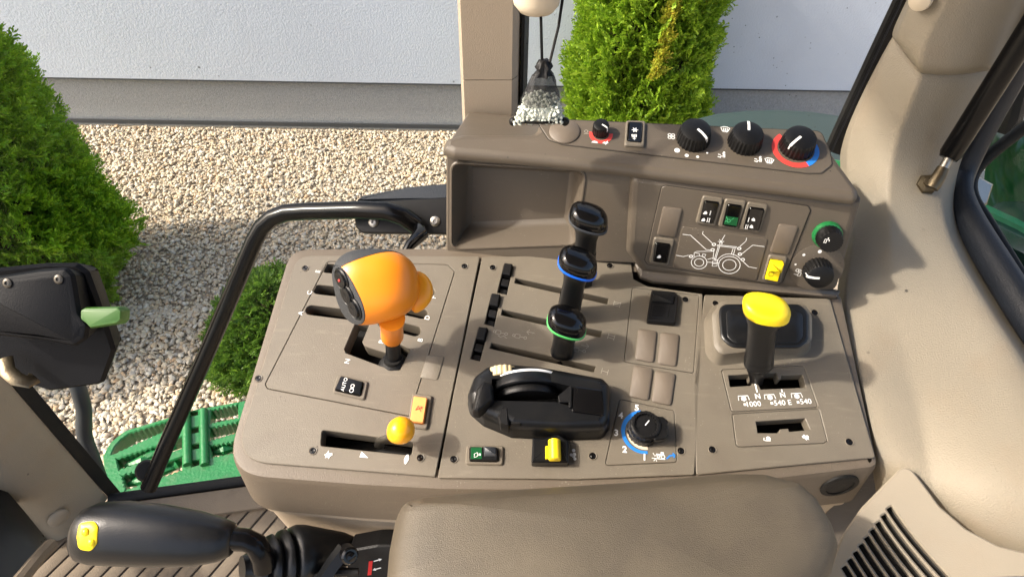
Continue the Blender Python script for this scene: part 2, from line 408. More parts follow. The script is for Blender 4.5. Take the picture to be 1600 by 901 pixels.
# evergreen bushes: flat fern-like sprays through the crown
def spray_proto(seed, L=1.0):
    rs = random.Random(seed); V = []; Fs = []
    def kite(p, d, l, w):
        d = np.array(d) / np.linalg.norm(d); n = np.array([-d[1], d[0], 0]); b = len(V)
        z = rs.uniform(-.05, .05)
        V.extend([p, p + d * l * .45 + n * w + [0, 0, z], p + d * l, p + d * l * .45 - n * w + [0, 0, -z]]); Fs.append((b, b + 1, b + 2, b + 3))
    ax = np.array([0, 1., 0])
    kite(np.zeros(3), ax, L, .04)
    for i in range(6):
        t = .1 + i * .15
        for s in (-1, 1):
            p = ax * t * L + np.array([0, 0, .1 * math.sin(t * 3)]); a = R(38 + rs.uniform(-10, 10)) * s
            d = np.array([math.sin(a), math.cos(a), rs.uniform(-.15, .15)]); l = L * (.52 - .38 * abs(t - .25)) * rs.uniform(.8, 1.15)
            kite(p, d, l, .045)
            for q in (.45, .75):
                a2 = a + R(34) * rs.choice((-1, 1)); kite(p + d / np.linalg.norm(d) * l * q, (math.sin(a2), math.cos(a2), rs.uniform(-.2, .2)), l * .42, .035)
    return np.array(V), np.array(Fs)
SPR = [spray_proto(i) for i in range(6)]
def bush(name, base, prof, n, size, matn, label, seed, lump=.10, upb=.55, trunk=.04):
    r_ = np.random.default_rng(seed); base = Vector(base); H = prof[-1][0]
    root = thing(name, base, label, 'bush', None)
    hs = [p[0] for p in prof]; rs = [p[1] for p in prof]
    def rad(h, a):
        r = np.interp(h, hs, rs)
        return r * (1 + lump * 1.6 * noise.noise(Vector((math.cos(a) * 2.2, math.sin(a) * 2.2, h * 3.2 + seed))) + lump * noise.noise(Vector((math.cos(a) * 6, math.sin(a) * 6, h * 8 + seed))))
    VV = []; FF = []; bs = 0
    wts = np.array([np.interp(h, hs, rs) + .05 for h in np.linspace(0, H, 60)]); wts /= wts.sum()
    for i in range(n):
        h = np.linspace(0, H, 60)[r_.choice(60, p=wts)] + r_.uniform(0, H / 60); a = r_.uniform(0, 2 * math.pi)
        k = 1 - .30 * r_.random() ** 1.7; rr = rad(h, a) * k
        out = np.array([math.cos(a), math.sin(a), 0])
        d = out * r_.uniform(.5, 1.0) + np.array([0, 0, upb + r_.uniform(-.35, .45)]) + r_.normal(size=3) * .22; d /= np.linalg.norm(d)
        s = np.cross(d, r_.normal(size=3) + out * .2); s /= np.linalg.norm(s); nn = np.cross(s, d)
        v, f = SPR[r_.integers(6)]; sz = size * r_.uniform(.55, 1.2) * (1.35 if r_.random() < .12 else 1)
        p = out * (rr - sz * .5) + np.array([0, 0, h])
        w = p + sz * (v[:, :1] * s + v[:, 1:2] * d + v[:, 2:3] * nn)
        VV.append(w); FF.append(f + bs); bs += len(v)
    V = np.concatenate(VV); Fc = np.concatenate(FF)
    me = bpy.data.meshes.new('crown'); me.vertices.add(len(V)); me.vertices.foreach_set('co', V.ravel())
    me.loops.add(Fc.size); me.loops.foreach_set('vertex_index', Fc.ravel().astype(np.int32))
    me.polygons.add(len(Fc)); me.polygons.foreach_set('loop_start', np.arange(0, Fc.size, 4, dtype=np.int32)); me.update(); me.validate()
    me.materials.append(M[matn]); o = bpy.data.objects.new('crown', me); link(o, root, base)
    t = MB(); t.tube([base, base + UP * H * .5, base + UP * H * .92], [trunk, trunk * .6, trunk * .12], 8)
    for i in range(26):
        h = H * r_.uniform(.04, .85); a = r_.uniform(0, 6.28); q = rad(h, a) * .72
        p0 = base + UP * h; p1 = p0 + Vector((math.cos(a) * q * .5, math.sin(a) * q * .5, .05)); p2 = p0 + Vector((math.cos(a) * q, math.sin(a) * q, .16))
        t.tube([p0, p1, p2], [trunk * .3, trunk * .2, trunk * .08], 5)
    obj('trunk', t, 'bark', root)
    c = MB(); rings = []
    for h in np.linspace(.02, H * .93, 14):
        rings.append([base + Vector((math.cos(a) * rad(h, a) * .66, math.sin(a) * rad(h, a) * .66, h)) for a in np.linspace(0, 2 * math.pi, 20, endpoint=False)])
    c.loft(rings); obj('inner_shade_core', c, 'inner', root)  # solid dark core: brown dead foliage plus the shade deep in the crown
    return root
bl = onz(40, 482, 0)
bush('thuja_bush', bl, [(0, .44), (.1, .55), (.35, .61), (.7, .61), (1.2, .57), (1.7, .44), (2.2, .22), (2.5, .03)], 20000, .080, 'leaf_deep', 'broad deep green thuja bush at the left edge, in front of the wall', 1, .13, trunk=.05)
bm_ = ony(978, 262, 3.9); bm_.z = 0
bush('thuja_bush', bm_, [(0, .34), (.15, .43), (.5, .44), (.9, .42), (1.3, .38), (1.8, .31), (2.4, .16), (2.8, .03)], 12000, .105, 'leaf_bright', 'tall bright yellow-green thuja behind the knobs, close to the wall', 2, .15, .9, trunk=.05)
dr = MB(); rd = np.random.default_rng(5); tb_ = bpy.data.objects['thuja_bush.001']
for i in range(90):        # a yellowed, half-dry shoot on its near side
    t = rd.random(); q = ony(1047 - 26 * t + rd.normal() * 4, 8 + 118 * t, bm_.y - .44 + .10 * (1 - t))
    v, f = SPR[rd.integers(6)]; d = Vector((.25 + rd.normal() * .25, -.35, .8)).normalized(); sx = d.cross(Vector(rd.normal(size=3))).normalized(); nx = sx.cross(d); sz = .075 * rd.uniform(.6, 1.2)
    dr.add([q + (sx * k[0] + d * k[1] + nx * k[2]) * sz for k in v], [tuple(int(x) for x in k) for k in f])
obj('dry_shoot', dr, 'leaf_dry', tb_, 'yellowed half-dry shoot', smooth=0, recalc=False)
bs_ = onz(455, 565, 0)
bush('low_shrub', bs_, [(0, .22), (.1, .34), (.25, .34), (.4, .22), (.52, .05)], 3600, .075, 'leaf_soft', 'low soft green shrub seen between the grab rail and the console', 3, .16, .6, trunk=.02)

# ================================================================== CONSOLE PLANES
K = Pl(at(800, 560, .80), (.9925, -.124, 0), (.121, .9647, .2339))
fa = R(-7.5); FX = Vector((math.cos(fa), math.sin(fa), 0)); FA = Vector((-FX.y, FX.x, 0))
def face_plane(p, t): return Pl(p, FX, FA * math.cos(R(t)) + UP * math.sin(R(t)))
F1 = face_plane(K.p(720, 389), 76)
F2 = face_plane(K.p(1100, 440), 76)
dT = (F2.p(1000, 290) - CAM).dot(CM @ Vector((0, 0, -1)))
T = face_plane(at(1000, 272, dT - .018), 17)

# ================================================================== SIDE CONSOLE
con = thing('side_console', K.p(800, 760, -.1), 'taupe plastic side console with lever slots, switches and screws in three panels', 'console')
OUT = K.poly([(452, 385, .028), (344, 740, .050), (560, 757), (690, 764), (900, 766), (1090, 760), (1240, 744), (1376, 728), (1318, 462), (1300, 440), (1000, 400), (700, 384)], .012)
def wallring(ins, drop, back=0.0):
    return [K.w(q.x, q.y, -.0075) + Vector((0, back, -drop)) for q in (offset(OUT, -ins) if ins else OUT)]
b = MB(); b.puff(K, OUT, [(.022, -.0035), (.006, -.0035), (.0018, -.0045), (0, -.0075)], False, False)
b.loft([wallring(0, 0), wallring(-.001, .004), wallring(-.002, .068), wallring(.001, .072), wallring(.006, .073)], False, False)
# open top is closed by the panels; the shell's own top lies 3.5 mm lower
obj('shell', b, 'console_body', con)
b = MB(); b.loft([wallring(.004, .0725), wallring(.003, .085), wallring(.008, .088), wallring(.016, .15), wallring(.035, .30), wallring(.05, .8)], False, True); obj('pedestal', b, 'pillar', con)
# a groove between skirt and pedestal
# --- left panel
LP = K.poly([(464, 399, .022), (364, 719, .040), (680, 744, .002), (750, 400, .004)], .004)
GATE = [(512, 408), (700, 413), (711, 424), (642, 645), (640, 650), (418, 607), (414, 600)]
LEV = K.poly([(503, 671), (646, 690), (643, 711), (501, 696)], .003)
AUTO = K.poly([(530, 587), (577, 597), (570, 625), (520, 615)], .003)
ORR = K.poly([(645, 616), (676, 619), (669, 671), (638, 667)], .003)
gate_o = K.poly(GATE, .006)
b = MB(); b.plate(K, LP, [gate_o, LEV], 0, .0035, .0008, .02); obj('left_panel', b, 'console', con)
def capsule(p0, p1, r, n=8):
    p0, p1 = K.uv(*p0), K.uv(*p1); d = (p1 - p0).normalized(); q = Vector((-d.y, d.x)); out = []
    for k in range(n + 1):
        t = math.pi * k / n; out.append(p1 + (d * math.sin(t) - q * math.cos(t)) * r)
    for k in range(n + 1):
        t = math.pi * k / n; out.append(p0 - (d * math.sin(t) - q * math.cos(t)) * r)
    return rpoly(out)
S = .0068
gh = [capsule((512, 419), (560, 423), S), capsule((498, 452), (560, 459), S), capsule((486, 484), (550, 492), S),
      capsule((600, 440), (671, 456), S), capsule((600, 476), (660, 490), S), capsule((600, 504), (649, 517), S),
      K.poly([(556, 503), (577, 507), (566, 534), (571, 541), (609, 553), (620, 535), (641, 546), (625, 578), (612, 578), (540, 551), (538, 545)], .002)]
b = MB(); b.plate(K, offset(gate_o, -.0006), gh, .0002, .0035, .0006, .022); obj('shift_gate_plate', b, 'console', con)
def floor_under(name, px, h=-.022, m='slot_shade', parent=None):
    b = MB(); b.flat(K, K.poly(px), [], h); return obj(name, b, m, parent or con, smooth=0)
floor_under('shade_bed', [(470, 405), (712, 405), (690, 570), (640, 600), (450, 570)], -.05)
floor_under('shade_bed', [(490, 660), (655, 680), (655, 720), (490, 705)], -.05)
# --- centre panel
CP = K.poly([(753.5, 401), (948, 398), (985, 402), (990, 436), (1012, 447), (1098, 459), (1096, 540), (1085, 741), (900, 748), (684, 746), (709.5, 610)], .002)
SL = [[(806, 434), (951, 466), (949, 475), (804, 442)], [(785, 483), (941, 517), (938, 527), (783, 492)], [(768, 535), (931, 572), (928, 581), (765, 544)]]
WH = [[(788, 413), (802, 415), (792, 460), (777, 457)], [(768, 460), (783, 462), (772, 510), (757, 506)], [(748, 512), (763, 514), (750, 564), (735, 560)]]
holes = [K.poly(q) for q in SL + WH]
INS = K.poly([(988, 449), (1093, 461), (1084, 583), (975, 565)], .003)
DIAL = K.poly([(968, 623), (1054, 641), (1058, 722), (945, 727)], .004)
b = MB(); b.plate(K, CP, holes + [INS, DIAL], 0, .0035, .0006, .02); obj('centre_panel', b, 'console', con)
b = MB(); b.plate(K, offset(INS, -.0005), [], .0001, .0035, .0005); obj('insert_plate', b, 'console', con)
b = MB(); b.plate(K, offset(DIAL, -.0005), [], .0001, .0035, .0005); obj('dial_plate', b, 'console', con)
floor_under('shade_bed', [(730, 405), (960, 405), (955, 590), (725, 575)], -.05)
for q in WH:      # three flow wheels, stepped black thumb pieces
    b = MB(); P = [K.uv(*c) for c in q]
    def sub(t0, t1, i=.0008):
        a, b_, c, d = P; return offset(rpoly([a.lerp(d, t0), b_.lerp(c, t0), b_.lerp(c, t1), a.lerp(d, t1)]), -i)
    b.puff(K, sub(0, .42), [(0, -.015), (0, .0045), (.001, .0055)]); b.puff(K, sub(.44, .72), [(0, -.015), (0, -.003), (.001, -.002)]); b.puff(K, sub(.74, .97), [(0, -.015), (0, -.007), (.001, -.006)])
    obj('flow_wheel', b, 'black', con)
# --- right panel
RP = K.poly([(1101, 460), (1297, 466), (1368, 714), (1230, 727), (1088, 741), (1084, 600)], .003)
PT1 = K.poly([(1127, 577), (1256, 571), (1279, 636), (1143, 643)], .004)
PT2 = K.poly([(1144, 646), (1280, 638), (1293, 688), (1288, 692), (1155, 698), (1150, 694)], .003)
SLA = K.poly([(1138, 586), (1171, 584), (1173, 592), (1182, 592), (1187, 584), (1213, 582), (1216, 592), (1220, 592), (1221, 586), (1254, 585), (1259, 605), (1189, 608), (1183, 597), (1176, 597), (1175, 602), (1141, 604)], .0008)
SLB = K.poly([(1181, 658), (1258, 653), (1266, 671), (1233, 674), (1232, 669), (1219, 670), (1217, 676), (1184, 676)], .0008)
b = MB(); b.plate(K, RP, [PT1, PT2], 0, .0035, .0008); obj('right_panel', b, 'console', con)
b = MB(); b.plate(K, offset(PT1, -.0004), [SLA], .0001, .0035, .0006, .014); obj('power_take_off_plate', b, 'console', con)
b = MB(); b.plate(K, offset(PT2, -.0004), [SLB], .0001, .0035, .0006, .014); obj('range_plate', b, 'console', con)
floor_under('shade_bed', [(1125, 565), (1270, 565), (1300, 700), (1145, 705)], -.05)
# --- screws
for px, py in [(477, 419), (726, 416), (404, 591), (489, 704), (657, 715), (770, 418), (953, 415), (709, 717), (926, 712), (1071, 468), (1064, 704), (1118, 474), (1273, 488), (1113, 702), (1327, 690)]:
    o = K.p(px, py); b = MB(); b.lathe(o, K.n, [(.0036, -.0005), (.0046, -.0005), (.0048, .0004), (.0044, .0009), (.0038, .0007), (.0036, -.0005)], 16, cap=False)
    sc0 = obj('screw', b, 'bezel', con); b = MB(); b.lathe(o, K.n, [(.0037, .0003), (.0030, .0005), (.0022, .0003), (.0018, .0005), (.0004, .0001)], 12); obj('screw_head', b, 'black_gloss', sc0)
# --- blanking caps
for q in [[(997, 514), (1026, 518), (1021, 567), (992, 562)], [(1032, 520), (1061, 523), (1056, 573), (1027, 569)], [(990, 571), (1020, 576), (1013, 626), (983, 620)], [(1024, 579), (1055, 584), (1048, 634), (1018, 628)]]:
    b = MB(); b.puff(K, K.poly(q, .004), [(0, .0003), (0, .0018), (.0012, .0028)], True, True); obj('blanking_cap', b, 'blank', con)
b = MB(); b.puff(K, K.poly([(668, 554), (695, 557), (684, 594), (656, 590)], .003), [(0, .0003), (.0004, .0008), (.0008, .0010)]); obj('blanking_cap', b, 'console', con)

# --- rockers
def switch(pl, bez, rock, parent, rmat='black_gloss', rh=.0055, bh=.003, tilt=0.0, name='rocker_switch', label=None, half=None, bmat='bezel'):
    ho = .002
    bp = pl.poly(bez, .0035); rp = pl.poly(rock, .0018)
    b = MB(); hole = offset(rp, .0006)
    b.flat(pl, offset(bp, -.0012), [offset(hole, .0004)], bh); b.puff(pl, bp, [(.0012, bh), (0, bh - .0012), (0, .0001)], False, False); b.puff(pl, hole, [(-.0004, bh), (0, bh - .0006), (0, .0002)], False, False)
    sw = obj(name, b, bmat, parent, label)
    P = [pl.uv(*c) for c in rock]; mid0, mid1 = (P[0] + P[1]) / 2, (P[2] + P[3]) / 2; ax = (mid1 - mid0); ln = ax.length; ax /= ln; c0 = (mid0 + mid1) / 2
    tl = (lambda a: tilt * (a - c0).dot(ax) / (ln / 2)) if tilt else None
    b = MB(); b.puff(pl, rp, [(0, .0004), (0, rh - .001), (.0009, rh)], True, True, tl); obj('rocker', b, rmat, sw)
    return sw, (lambda a: rh + (tl(a) if tl else 0))
# symbols: small printed line art
def sym(pl, name, c, ex_px, lines, m, parent, wd=.0009, h=.0006, polys=()):
    """lines are in units of |ex|; ex_px is the pixel end of the unit vector from centre c"""
    C = pl.uv(*c, h); X = pl.uv(*ex_px, h) - C; Y = Vector((-X.y, X.x)); b = MB()
    for ln in lines:
        cl = len(ln) > 3 and (Vector(ln[0]) - Vector(ln[-1])).length < 1e-6
        pts = [C + X * q[0] + Y * q[1] for q in ln]
        b.ribbon(pl, pts[:-1] if cl else pts, wd, h, closed=cl)
    for pg in polys:
        pts = rpoly([C + X * q[0] + Y * q[1] for q in pg]); b.flat(pl, pts, [], h)
    return obj(name, b, m, parent, smooth=0)
def circ(x, y, r, n=14, a0=0, a1=360): return [(x + r * math.cos(R(a0 + (a1 - a0) * k / n)), y + r * math.sin(R(a0 + (a1 - a0) * k / n))) for k in range(n + 1)]
def disc(x, y, r, n=12): return circ(x, y, r, n)[:-1]
def text(pl, s, c, ex_px, size, m, parent, h=.0005, name='lettering', bold=0.0):
    C = pl.uv(*c, h); X = (pl.uv(*ex_px, h) - C).normalized(); Y = Vector((-X.y, X.x))
    cu = bpy.data.curves.new('t', 'FONT'); cu.body = s; cu.size = size; cu.align_x = 'CENTER'; cu.align_y = 'CENTER'; cu.offset = bold * size; cu.resolution_u = 3
    to = bpy.data.objects.new('t', cu); COL.objects.link(to); dg = bpy.context.evaluated_depsgraph_get(); me = bpy.data.meshes.new_from_object(to.evaluated_get(dg))
    bpy.data.objects.remove(to)
    b = MB(); b.add([pl.w(*(C + X * v.co.x + Y * v.co.y), h) for v in me.vertices], [tuple(p.vertices) for p in me.polygons])
    return obj(name, b, m, parent, smooth=0, recalc=False)
AUTOB = [(528, 586), (576, 597), (570, 626), (520, 614)]
sw, hf = switch(K, AUTOB, [(534, 590), (569, 599), (564, 620), (525, 611)], con, 'black_gloss', .006, label='black rocker switch marked AUTO')
text(K, 'AUTO', (538, 600), (541, 590), .0060, 'print_white', sw, .0064)
sym(K, 'symbol', (550, 606), (557, 608), [circ(-.1, .5, .35), circ(.1, -.5, .4), [(-.3, 0), (.4, 0)]], 'print_white', sw, .0007, .0064)
sw, hf = switch(K, [(645, 615), (676, 619), (668, 672), (637, 668)], [(648, 622), (669, 625), (663, 664), (642, 661)], con, 'orange_rocker', .008, .0035, label='orange rocker switch beside the orange ball lever')
sym(K, 'symbol', (655, 638), (661, 640), [[(-.7, -.6), (.6, .7)], [(-.5, .6), (.7, -.6)], [(-.7, -.6), (-.5, .6)], [(.1, .7), (.7, .1)]], 'red', sw, .0007, .0085)
sw, hf = switch(K, [(729, 696), (787, 697), (786, 727), (727, 726)], [(735, 700), (778, 701), (778, 722), (735, 721)], con, 'black_satin', .0065, label='rocker switch with a green lens half')
b = MB(); b.puff(K, K.poly([(736, 701), (754, 701), (754, 720), (736, 720)], .001), [(0, .006), (.0005, .0072)]); obj('lens', b, 'green_lens', sw)
b = MB(); b.puff(K, K.poly([(756, 700), (776, 701), (777, 716), (757, 716)], .001), [(0, .006), (.001, .0095), (.0016, .010)]); obj('thumb_ridge', b, 'grey_satin', sw)
sym(K, 'symbol', (745, 711), (753, 711), [[(-.5, -.4), (-.5, .3), (.1, .6), (.1, -.2), (-.5, -.4)], [(.3, .3), (.8, .3)], [(.3, .05), (.8, .05)]], 'print_white', sw, .0007, .0076)
# black flap switch pair near the top of the centre panel
b = MB(); b.puff(K, K.poly([(1017, 457), (1053, 460), (1059, 466), (1054, 510), (1010, 506), (1010, 500)], .003), [(0, 0), (0, .006), (.0015, .0078)]); sw = obj('flap_switch', b, 'black', con, 'black covered switch above the blank caps')
b = MB(); b.puff(K, K.poly([(1019, 464), (1052, 468), (1050, 481), (1016, 477)], .002), [(0, .0076), (.0008, .0100), (.002, .0105)]); obj('flap', b, 'black', sw)
b = MB(); b.puff(K, K.poly([(1018, 480), (1045, 483), (1042, 503), (1015, 500)], .002), [(0, .0076), (.0008, .0086)]); obj('flap', b, 'black', sw)
# yellow thumb rocker in black housing
ys = MB(); ys.puff(K, K.poly([(832, 689), (850, 690), (872, 683), (887, 694), (887, 728), (830, 728)], .002), [(0, 0), (0, .012), (.002, .014)]); sw = obj('thumb_rocker', ys, 'black_satin', con, 'bright yellow thumb rocker in a black housing')
b = MB(); c0, c1 = K.p(853, 689, .016), K.p(872, 687, .016); 
ya, yb_ = K.p(866, 687, .016), K.p(867, 719, .016); b.tube([ya, ya.lerp(yb_, .03), ya.lerp(yb_, .97), yb_], [.0055, .0066, .0066, .0055], 16, flat=1.15, up=K.n); obj('yellow_thumb', b, 'yellow', sw)
b = MB(); b.puff(K, K.poly([(852, 696), (859, 696), (859, 716), (852, 717)], .001, .016), [(0, .012), (.0003, .0165), (.0008, .017)]); obj('yellow_step', b, 'yellow', sw)
sym(K, 'symbol', (896, 709), (901, 709), [], 'print_white', con, polys=[disc(.1, 1.2, .55), disc(.25, -.1, .6), disc(-.7, -.2, .5), disc(.4, -1.5, .5), [(-.7, -.6), (.5, -.6), (.5, -1.2), (-.2, -1.2)]])
sym(K, 'symbol', (896, 709), (905, 710), [[(-.8, -1.7), (-.8, 1.7), (.9, 1.7), (.9, -1.7), (-.8, -1.7)]], 'print_grey', con, .0004, .0003)

# --- left panel marks
UPX = lambda c: (c[0] + 3.5, c[1] - 9.5)
for s, c in [('E', (497, 424)), ('C', (484, 457)), ('A', (470, 489)), ('F', (678, 464)), ('D', (668, 496)), ('B', (657, 531)), ('P', (596, 534)), ('N', (543, 564))]:
    text(K, s, c, UPX(c), .0085, 'print_white', con, .0009, bold=.005)
sym(K, 'rabbit_mark', (513, 710), (520, 711), [], 'white', con, polys=[[(-.9, -.1), (-.5, .2), (-.2, 1.0), (0, .4), (.7, .5), (.9, 0), (.5, -.2), (.3, -.9), (0, -.5), (-.5, -.8), (-.5, -.3)]], h=.0007)
sym(K, 'turtle_mark', (635, 717), (641, 718), [], 'white', con, polys=[[(-.3, 1.1), (.2, 1.3), (.3, .9), (.6, .3), (.5, -.4), (.3, -.9), (.1, -1.3), (-.3, -1.1), (-.6, 0)]], h=.0007)
sym(K, 'wedge_mark', (569, 711), (576, 712), [], 'white', con, polys=[[(-.9, -.5), (-.8, .8), (1.0, -.4)]], h=.0007)
# --- centre marks (moulded relief)
cyl = [[(-1, -.35), (-.2, -.35), (-.2, .35), (-1, .35), (-1, -.35)], [(-.2, 0), (.5, 0)], circ(.75, 0, .25, 8), circ(-1.25, 0, .22, 8)]
for c, e in [((784, 520), (793, 522)), ((814, 526), (823, 528)), ((906, 547), (915, 549))]: sym(K, 'cylinder_mark', c, e, cyl, 'print_grey', con, .0006, .0005)
sym(K, 'wave_mark', (785, 525), (794, 527), [[(-.8, 0), (-.3, -.25), (.2, .1), (.8, -.2)]], 'print_grey', con, .0006, .0005)
sym(K, 'arrow_mark', (829, 519), (823, 518), [[(-1, 0), (1, 0)], [(.3, .7), (1, 0), (.3, -.7)]], 'print_grey', con, .0006, .0005)
sym(K, 'arrow_mark', (914, 540), (920, 541), [[(-1, 0), (1, 0)], [(.3, .7), (1, 0), (.3, -.7)]], 'print_grey', con, .0006, .0005)
for c, nb in [((964, 475), 3), ((955, 526), 2), ((945, 580), 1)]:
    ln = [[(-1, 1), (1, 1)], [(-1, -1), (1, -1)]] + [[(x, -1), (x, 1)] for x in ([-.6, 0, .6] if nb == 3 else [-.45, .45] if nb == 2 else [0])]
    sym(K, 'roman_mark', c, (c[0] + 1.2, c[1] - 4.2) , ln, 'print_grey', con, .0006, .0005)
# --- draft dial 1 to 5
DC = (1004, 668)
for s, c in [('5', (995, 637)), ('4', (970, 649)), ('3', (963, 676)), ('2', (976, 702)), ('1', (1007, 714))]:
    text(K, s, c, (c[0] + 10, c[1] + 1), .0098, 'white', con, .0008, bold=.035)
def arc_band(pl, c, r0, r1, a0, a1, h, m, parent, n=26, name='dial_band', t0=1.0, t1=1.0):
    C = pl.uv(*c); b = MB(); vs = []; fs = []
    for k in range(n + 1):
        q = k / n; a = R(a0 + (a1 - a0) * q); mid = (r0 + r1) / 2; hw = (r1 - r0) / 2 * (t0 + (t1 - t0) * q)
        vs += [pl.w(C.x + math.cos(a) * (mid - hw), C.y + math.sin(a) * (mid - hw), h), pl.w(C.x + math.cos(a) * (mid + hw), C.y + math.sin(a) * (mid + hw), h)]
    b.add(vs, [(2 * k, 2 * k + 1, 2 * k + 3, 2 * k + 2) for k in range(n)]); return obj(name, b, m, parent, smooth=0)
arc_band(K, (1006, 675), .0205, .0250, 100, 282, .0006, 'blue', con, t0=1.2, t1=.7)
arc_band(K, (1006, 675), .0160, .0198, 160, 285, .0006, 'cream', con, t0=.3)
o = K.p(1005, 673)
b = MB(); b.lathe(o, K.n, [(.018, 0), (.018, .010), (.0165, .0105), (.0165, .0195), (.0150, .021), (.0128, .021), (.0122, .0185), (.001, .0185)], 48, 22, .0008); dk = obj('dial_knob', b, 'black', con, 'black tapered dial knob on the scale from 1 to 5')
hp = K.poly([(1022, 650), (1036, 651), (1044, 658), (1044, 680), (1038, 687), (1020, 689)], .004, .016); b = MB(); b.puff(K, hp, [(.001, .009), (0, .011), (0, .017), (.0015, .0185)]); obj('pointer_wing', b, 'black_satin', dk)
b = MB(); cc = K.uv(1008, 664, .0188); b.ribbon(K, [cc, cc + Vector((.0042, .0062))], .0010, .0189); obj('pointer_line', b, 'white', dk, smooth=0)
sym(K, 'tractor_mark', (1033, 711), (1041, 712), [circ(-.55, -.3, .25, 8), circ(.35, -.2, .38, 10), [(-1.8, -.75), (.8, -.7)], [(-1.4, -1.3), (-1.1, -.8), (-.8, -1.3)], [(-1.6, .3), (-1.2, -.3), (-.8, .3)]], 'print_white', con, .0008, .0006, [[(-.9, -.2), (-.8, .25), (-.1, .3), (-.1, .7), (.5, .7), (.6, 0)]])
sym(K, 'implement_mark', (1048, 713), (1055, 714), [[(-.9, -.6), (-.2, .2), (.8, .5)], [(.4, .9), (.9, .5), (.7, -.1)]], 'blue', con, .0016, .0006)
# --- right marks
for s, c in [('1000', (1177, 631)), ('540 E', (1223, 629)), ('540', (1259, 627))]: text(K, s, c, (c[0] + 20, c[1] - 1), .0088, 'white', con, .0007, bold=.005)
for c in [(1184, 619), (1223, 617)]: text(K, 'N', c, (c[0] + 20, c[1] - 1), .0085, 'print_white', con, .0007, bold=.02)
for c in [(1164, 631.5), (1206, 629.5), (1247, 628)]: sym(K, 'square_mark', c, (c[0] + 2, c[1]), [], 'white', con, h=.0007, polys=[[(-1, -1), (1, -1), (1, 1), (-1, 1)]])
for c in [(1162, 622), (1203, 620), (1245, 618)]:
    sym(K, 'shaft_mark', c, (c[0] + 6, c[1] - .3), [[(-1.4, -.5), (-1.3, .7), (1.2, .7), (1.4, -.5)]], 'white', con, .0009, .0007, [[(.75 * math.cos(a) * (1 if i % 2 else .8), -.1 + .75 * math.sin(a) * (1 if i % 2 else .8)) for i, a in enumerate(np.linspace(0, 2 * math.pi, 12, endpoint=False))]])
b = MB(); b.ribbon(K, [K.uv(1179, 597), K.uv(1183, 613)], .0016, .0006); obj('index_line', b, 'white', con, smooth=0)
b = MB(); b.ribbon(K, [K.uv(1221, 608), K.uv(1222, 613)], .0014, .0006); obj('index_line', b, 'white', con, smooth=0)
sym(K, 'snail_mark', (1199, 685), (1205, 685), [circ(.25, .05, .5), circ(.25, .05, .25, 8), [(-1.0, -.3), (-.5, -.5), (.8, -.55)], [(-1.0, -.3), (-.8, .3)]], 'white', con, .0008, .0006)
sym(K, 'hare_mark', (1259, 683), (1265, 683), [], 'white', con, polys=[[(-1, .3), (-.6, .5), (-.3, .9), (-.1, .5), (.6, .6), (.9, .1), (.6, -.1), (.8, -.7), (.3, -.4), (.1, -.8), (-.3, -.3), (-.8, -.1)]], h=.0007)
# raised display cover
bz = thing('display_pod', K.p(1188, 515), 'black blank cover in a rounded taupe pod behind the yellow-topped lever', 'display')
po = K.poly([(1107, 497), (1122, 473), (1200, 473), (1254, 480), (1266, 500), (1266, 540), (1248, 550), (1180, 555), (1122, 562), (1110, 548)], .016, .008)
b = MB(); b.puff(K, po, [(-.004, 0), (-.002, .004), (0, .010), (.0015, .0185), (.005, .021), (.008, .0215)], False, True); obj('pod_housing', b, 'console', bz)
pi = K.poly([(1122, 476), (1250, 476), (1262, 490), (1262, 533), (1250, 543), (1142, 543), (1126, 528)], .014, .022)
b = MB(); b.puff(K, pi, [(0, .0205), (0, .0235), (.0015, .0248), (.003, .025)], False, False); b.flat(K, offset(pi, -.003), [], .025); cv = obj('cover', b, 'black_satin', bz)
b = MB(); pin = rpoly([K.uv(x, y, .025) for x, y in [(1134, 484), (1244, 483), (1254, 493), (1254, 527), (1246, 536), (1148, 537), (1136, 526)]], .008); b.puff(K, pin, [(0, .0248), (0, .0258), (.0008, .0264)], False, False); b.flat(K, offset(pin, -.0008), [], .0264); obj('inner_panel', b, 'black_satin', cv)

# round cap on the near skirt
NS = Pl(K.p(1308, 736, -.0075) - Vector((0, .003, 0)), (K.w(*K.uv(1376, 728)) - K.w(*K.uv(1240, 744))), UP)
o = NS.p(1311, 757); b = MB(); b.lathe(o, NS.n, [(.021, -.001), (.021, .002), (.018, .0032), (.0155, .003), (.015, .0015), (.001, .002)], 28); obj('round_cap', b, 'rubber', con, 'round dark cap on the near side of the console')

# ================================================================== UPPER DASH
dash = thing('upper_dash', F2.p(1100, 440), 'taupe upper dash with storage tray, heater knobs and light switches', 'dashboard')
LO = T.poly([(692, 226), (696, 214), (722, 207), (836, 207), (842, 190), (860, 185), (1284, 204), (1304, 240), (1346, 298), (1340, 310), (1200, 292), (1000, 268), (860, 252), (708, 239), (692, 232)], .014)
b = MB(); b.puff(T, LO, [(.009, 0), (.005, -.0010), (.0015, -.004), (0, -.008), (0, -.012), (.004, -.0165), (.03, -.017)], False, False)
PLT = T.poly([(844, 198), (842, 192), (862, 187), (1282, 206), (1296, 238), (1300, 258), (1284, 271), (1262, 271), (880, 226), (858, 219)], .008)
b.flat(T, offset(LO, -.009), [], -.0002); obj('ledge', b, 'dash', dash)
b = MB(); b.plate(T, PLT, [], .0012, .0016, .0006); obj('control_plate', b, 'dash', dash)
b = MB(); gv = offset(PLT, .0013); b.flat(T, gv, [], .00015); obj('plate_seam', b, 'groove', dash, smooth=0)
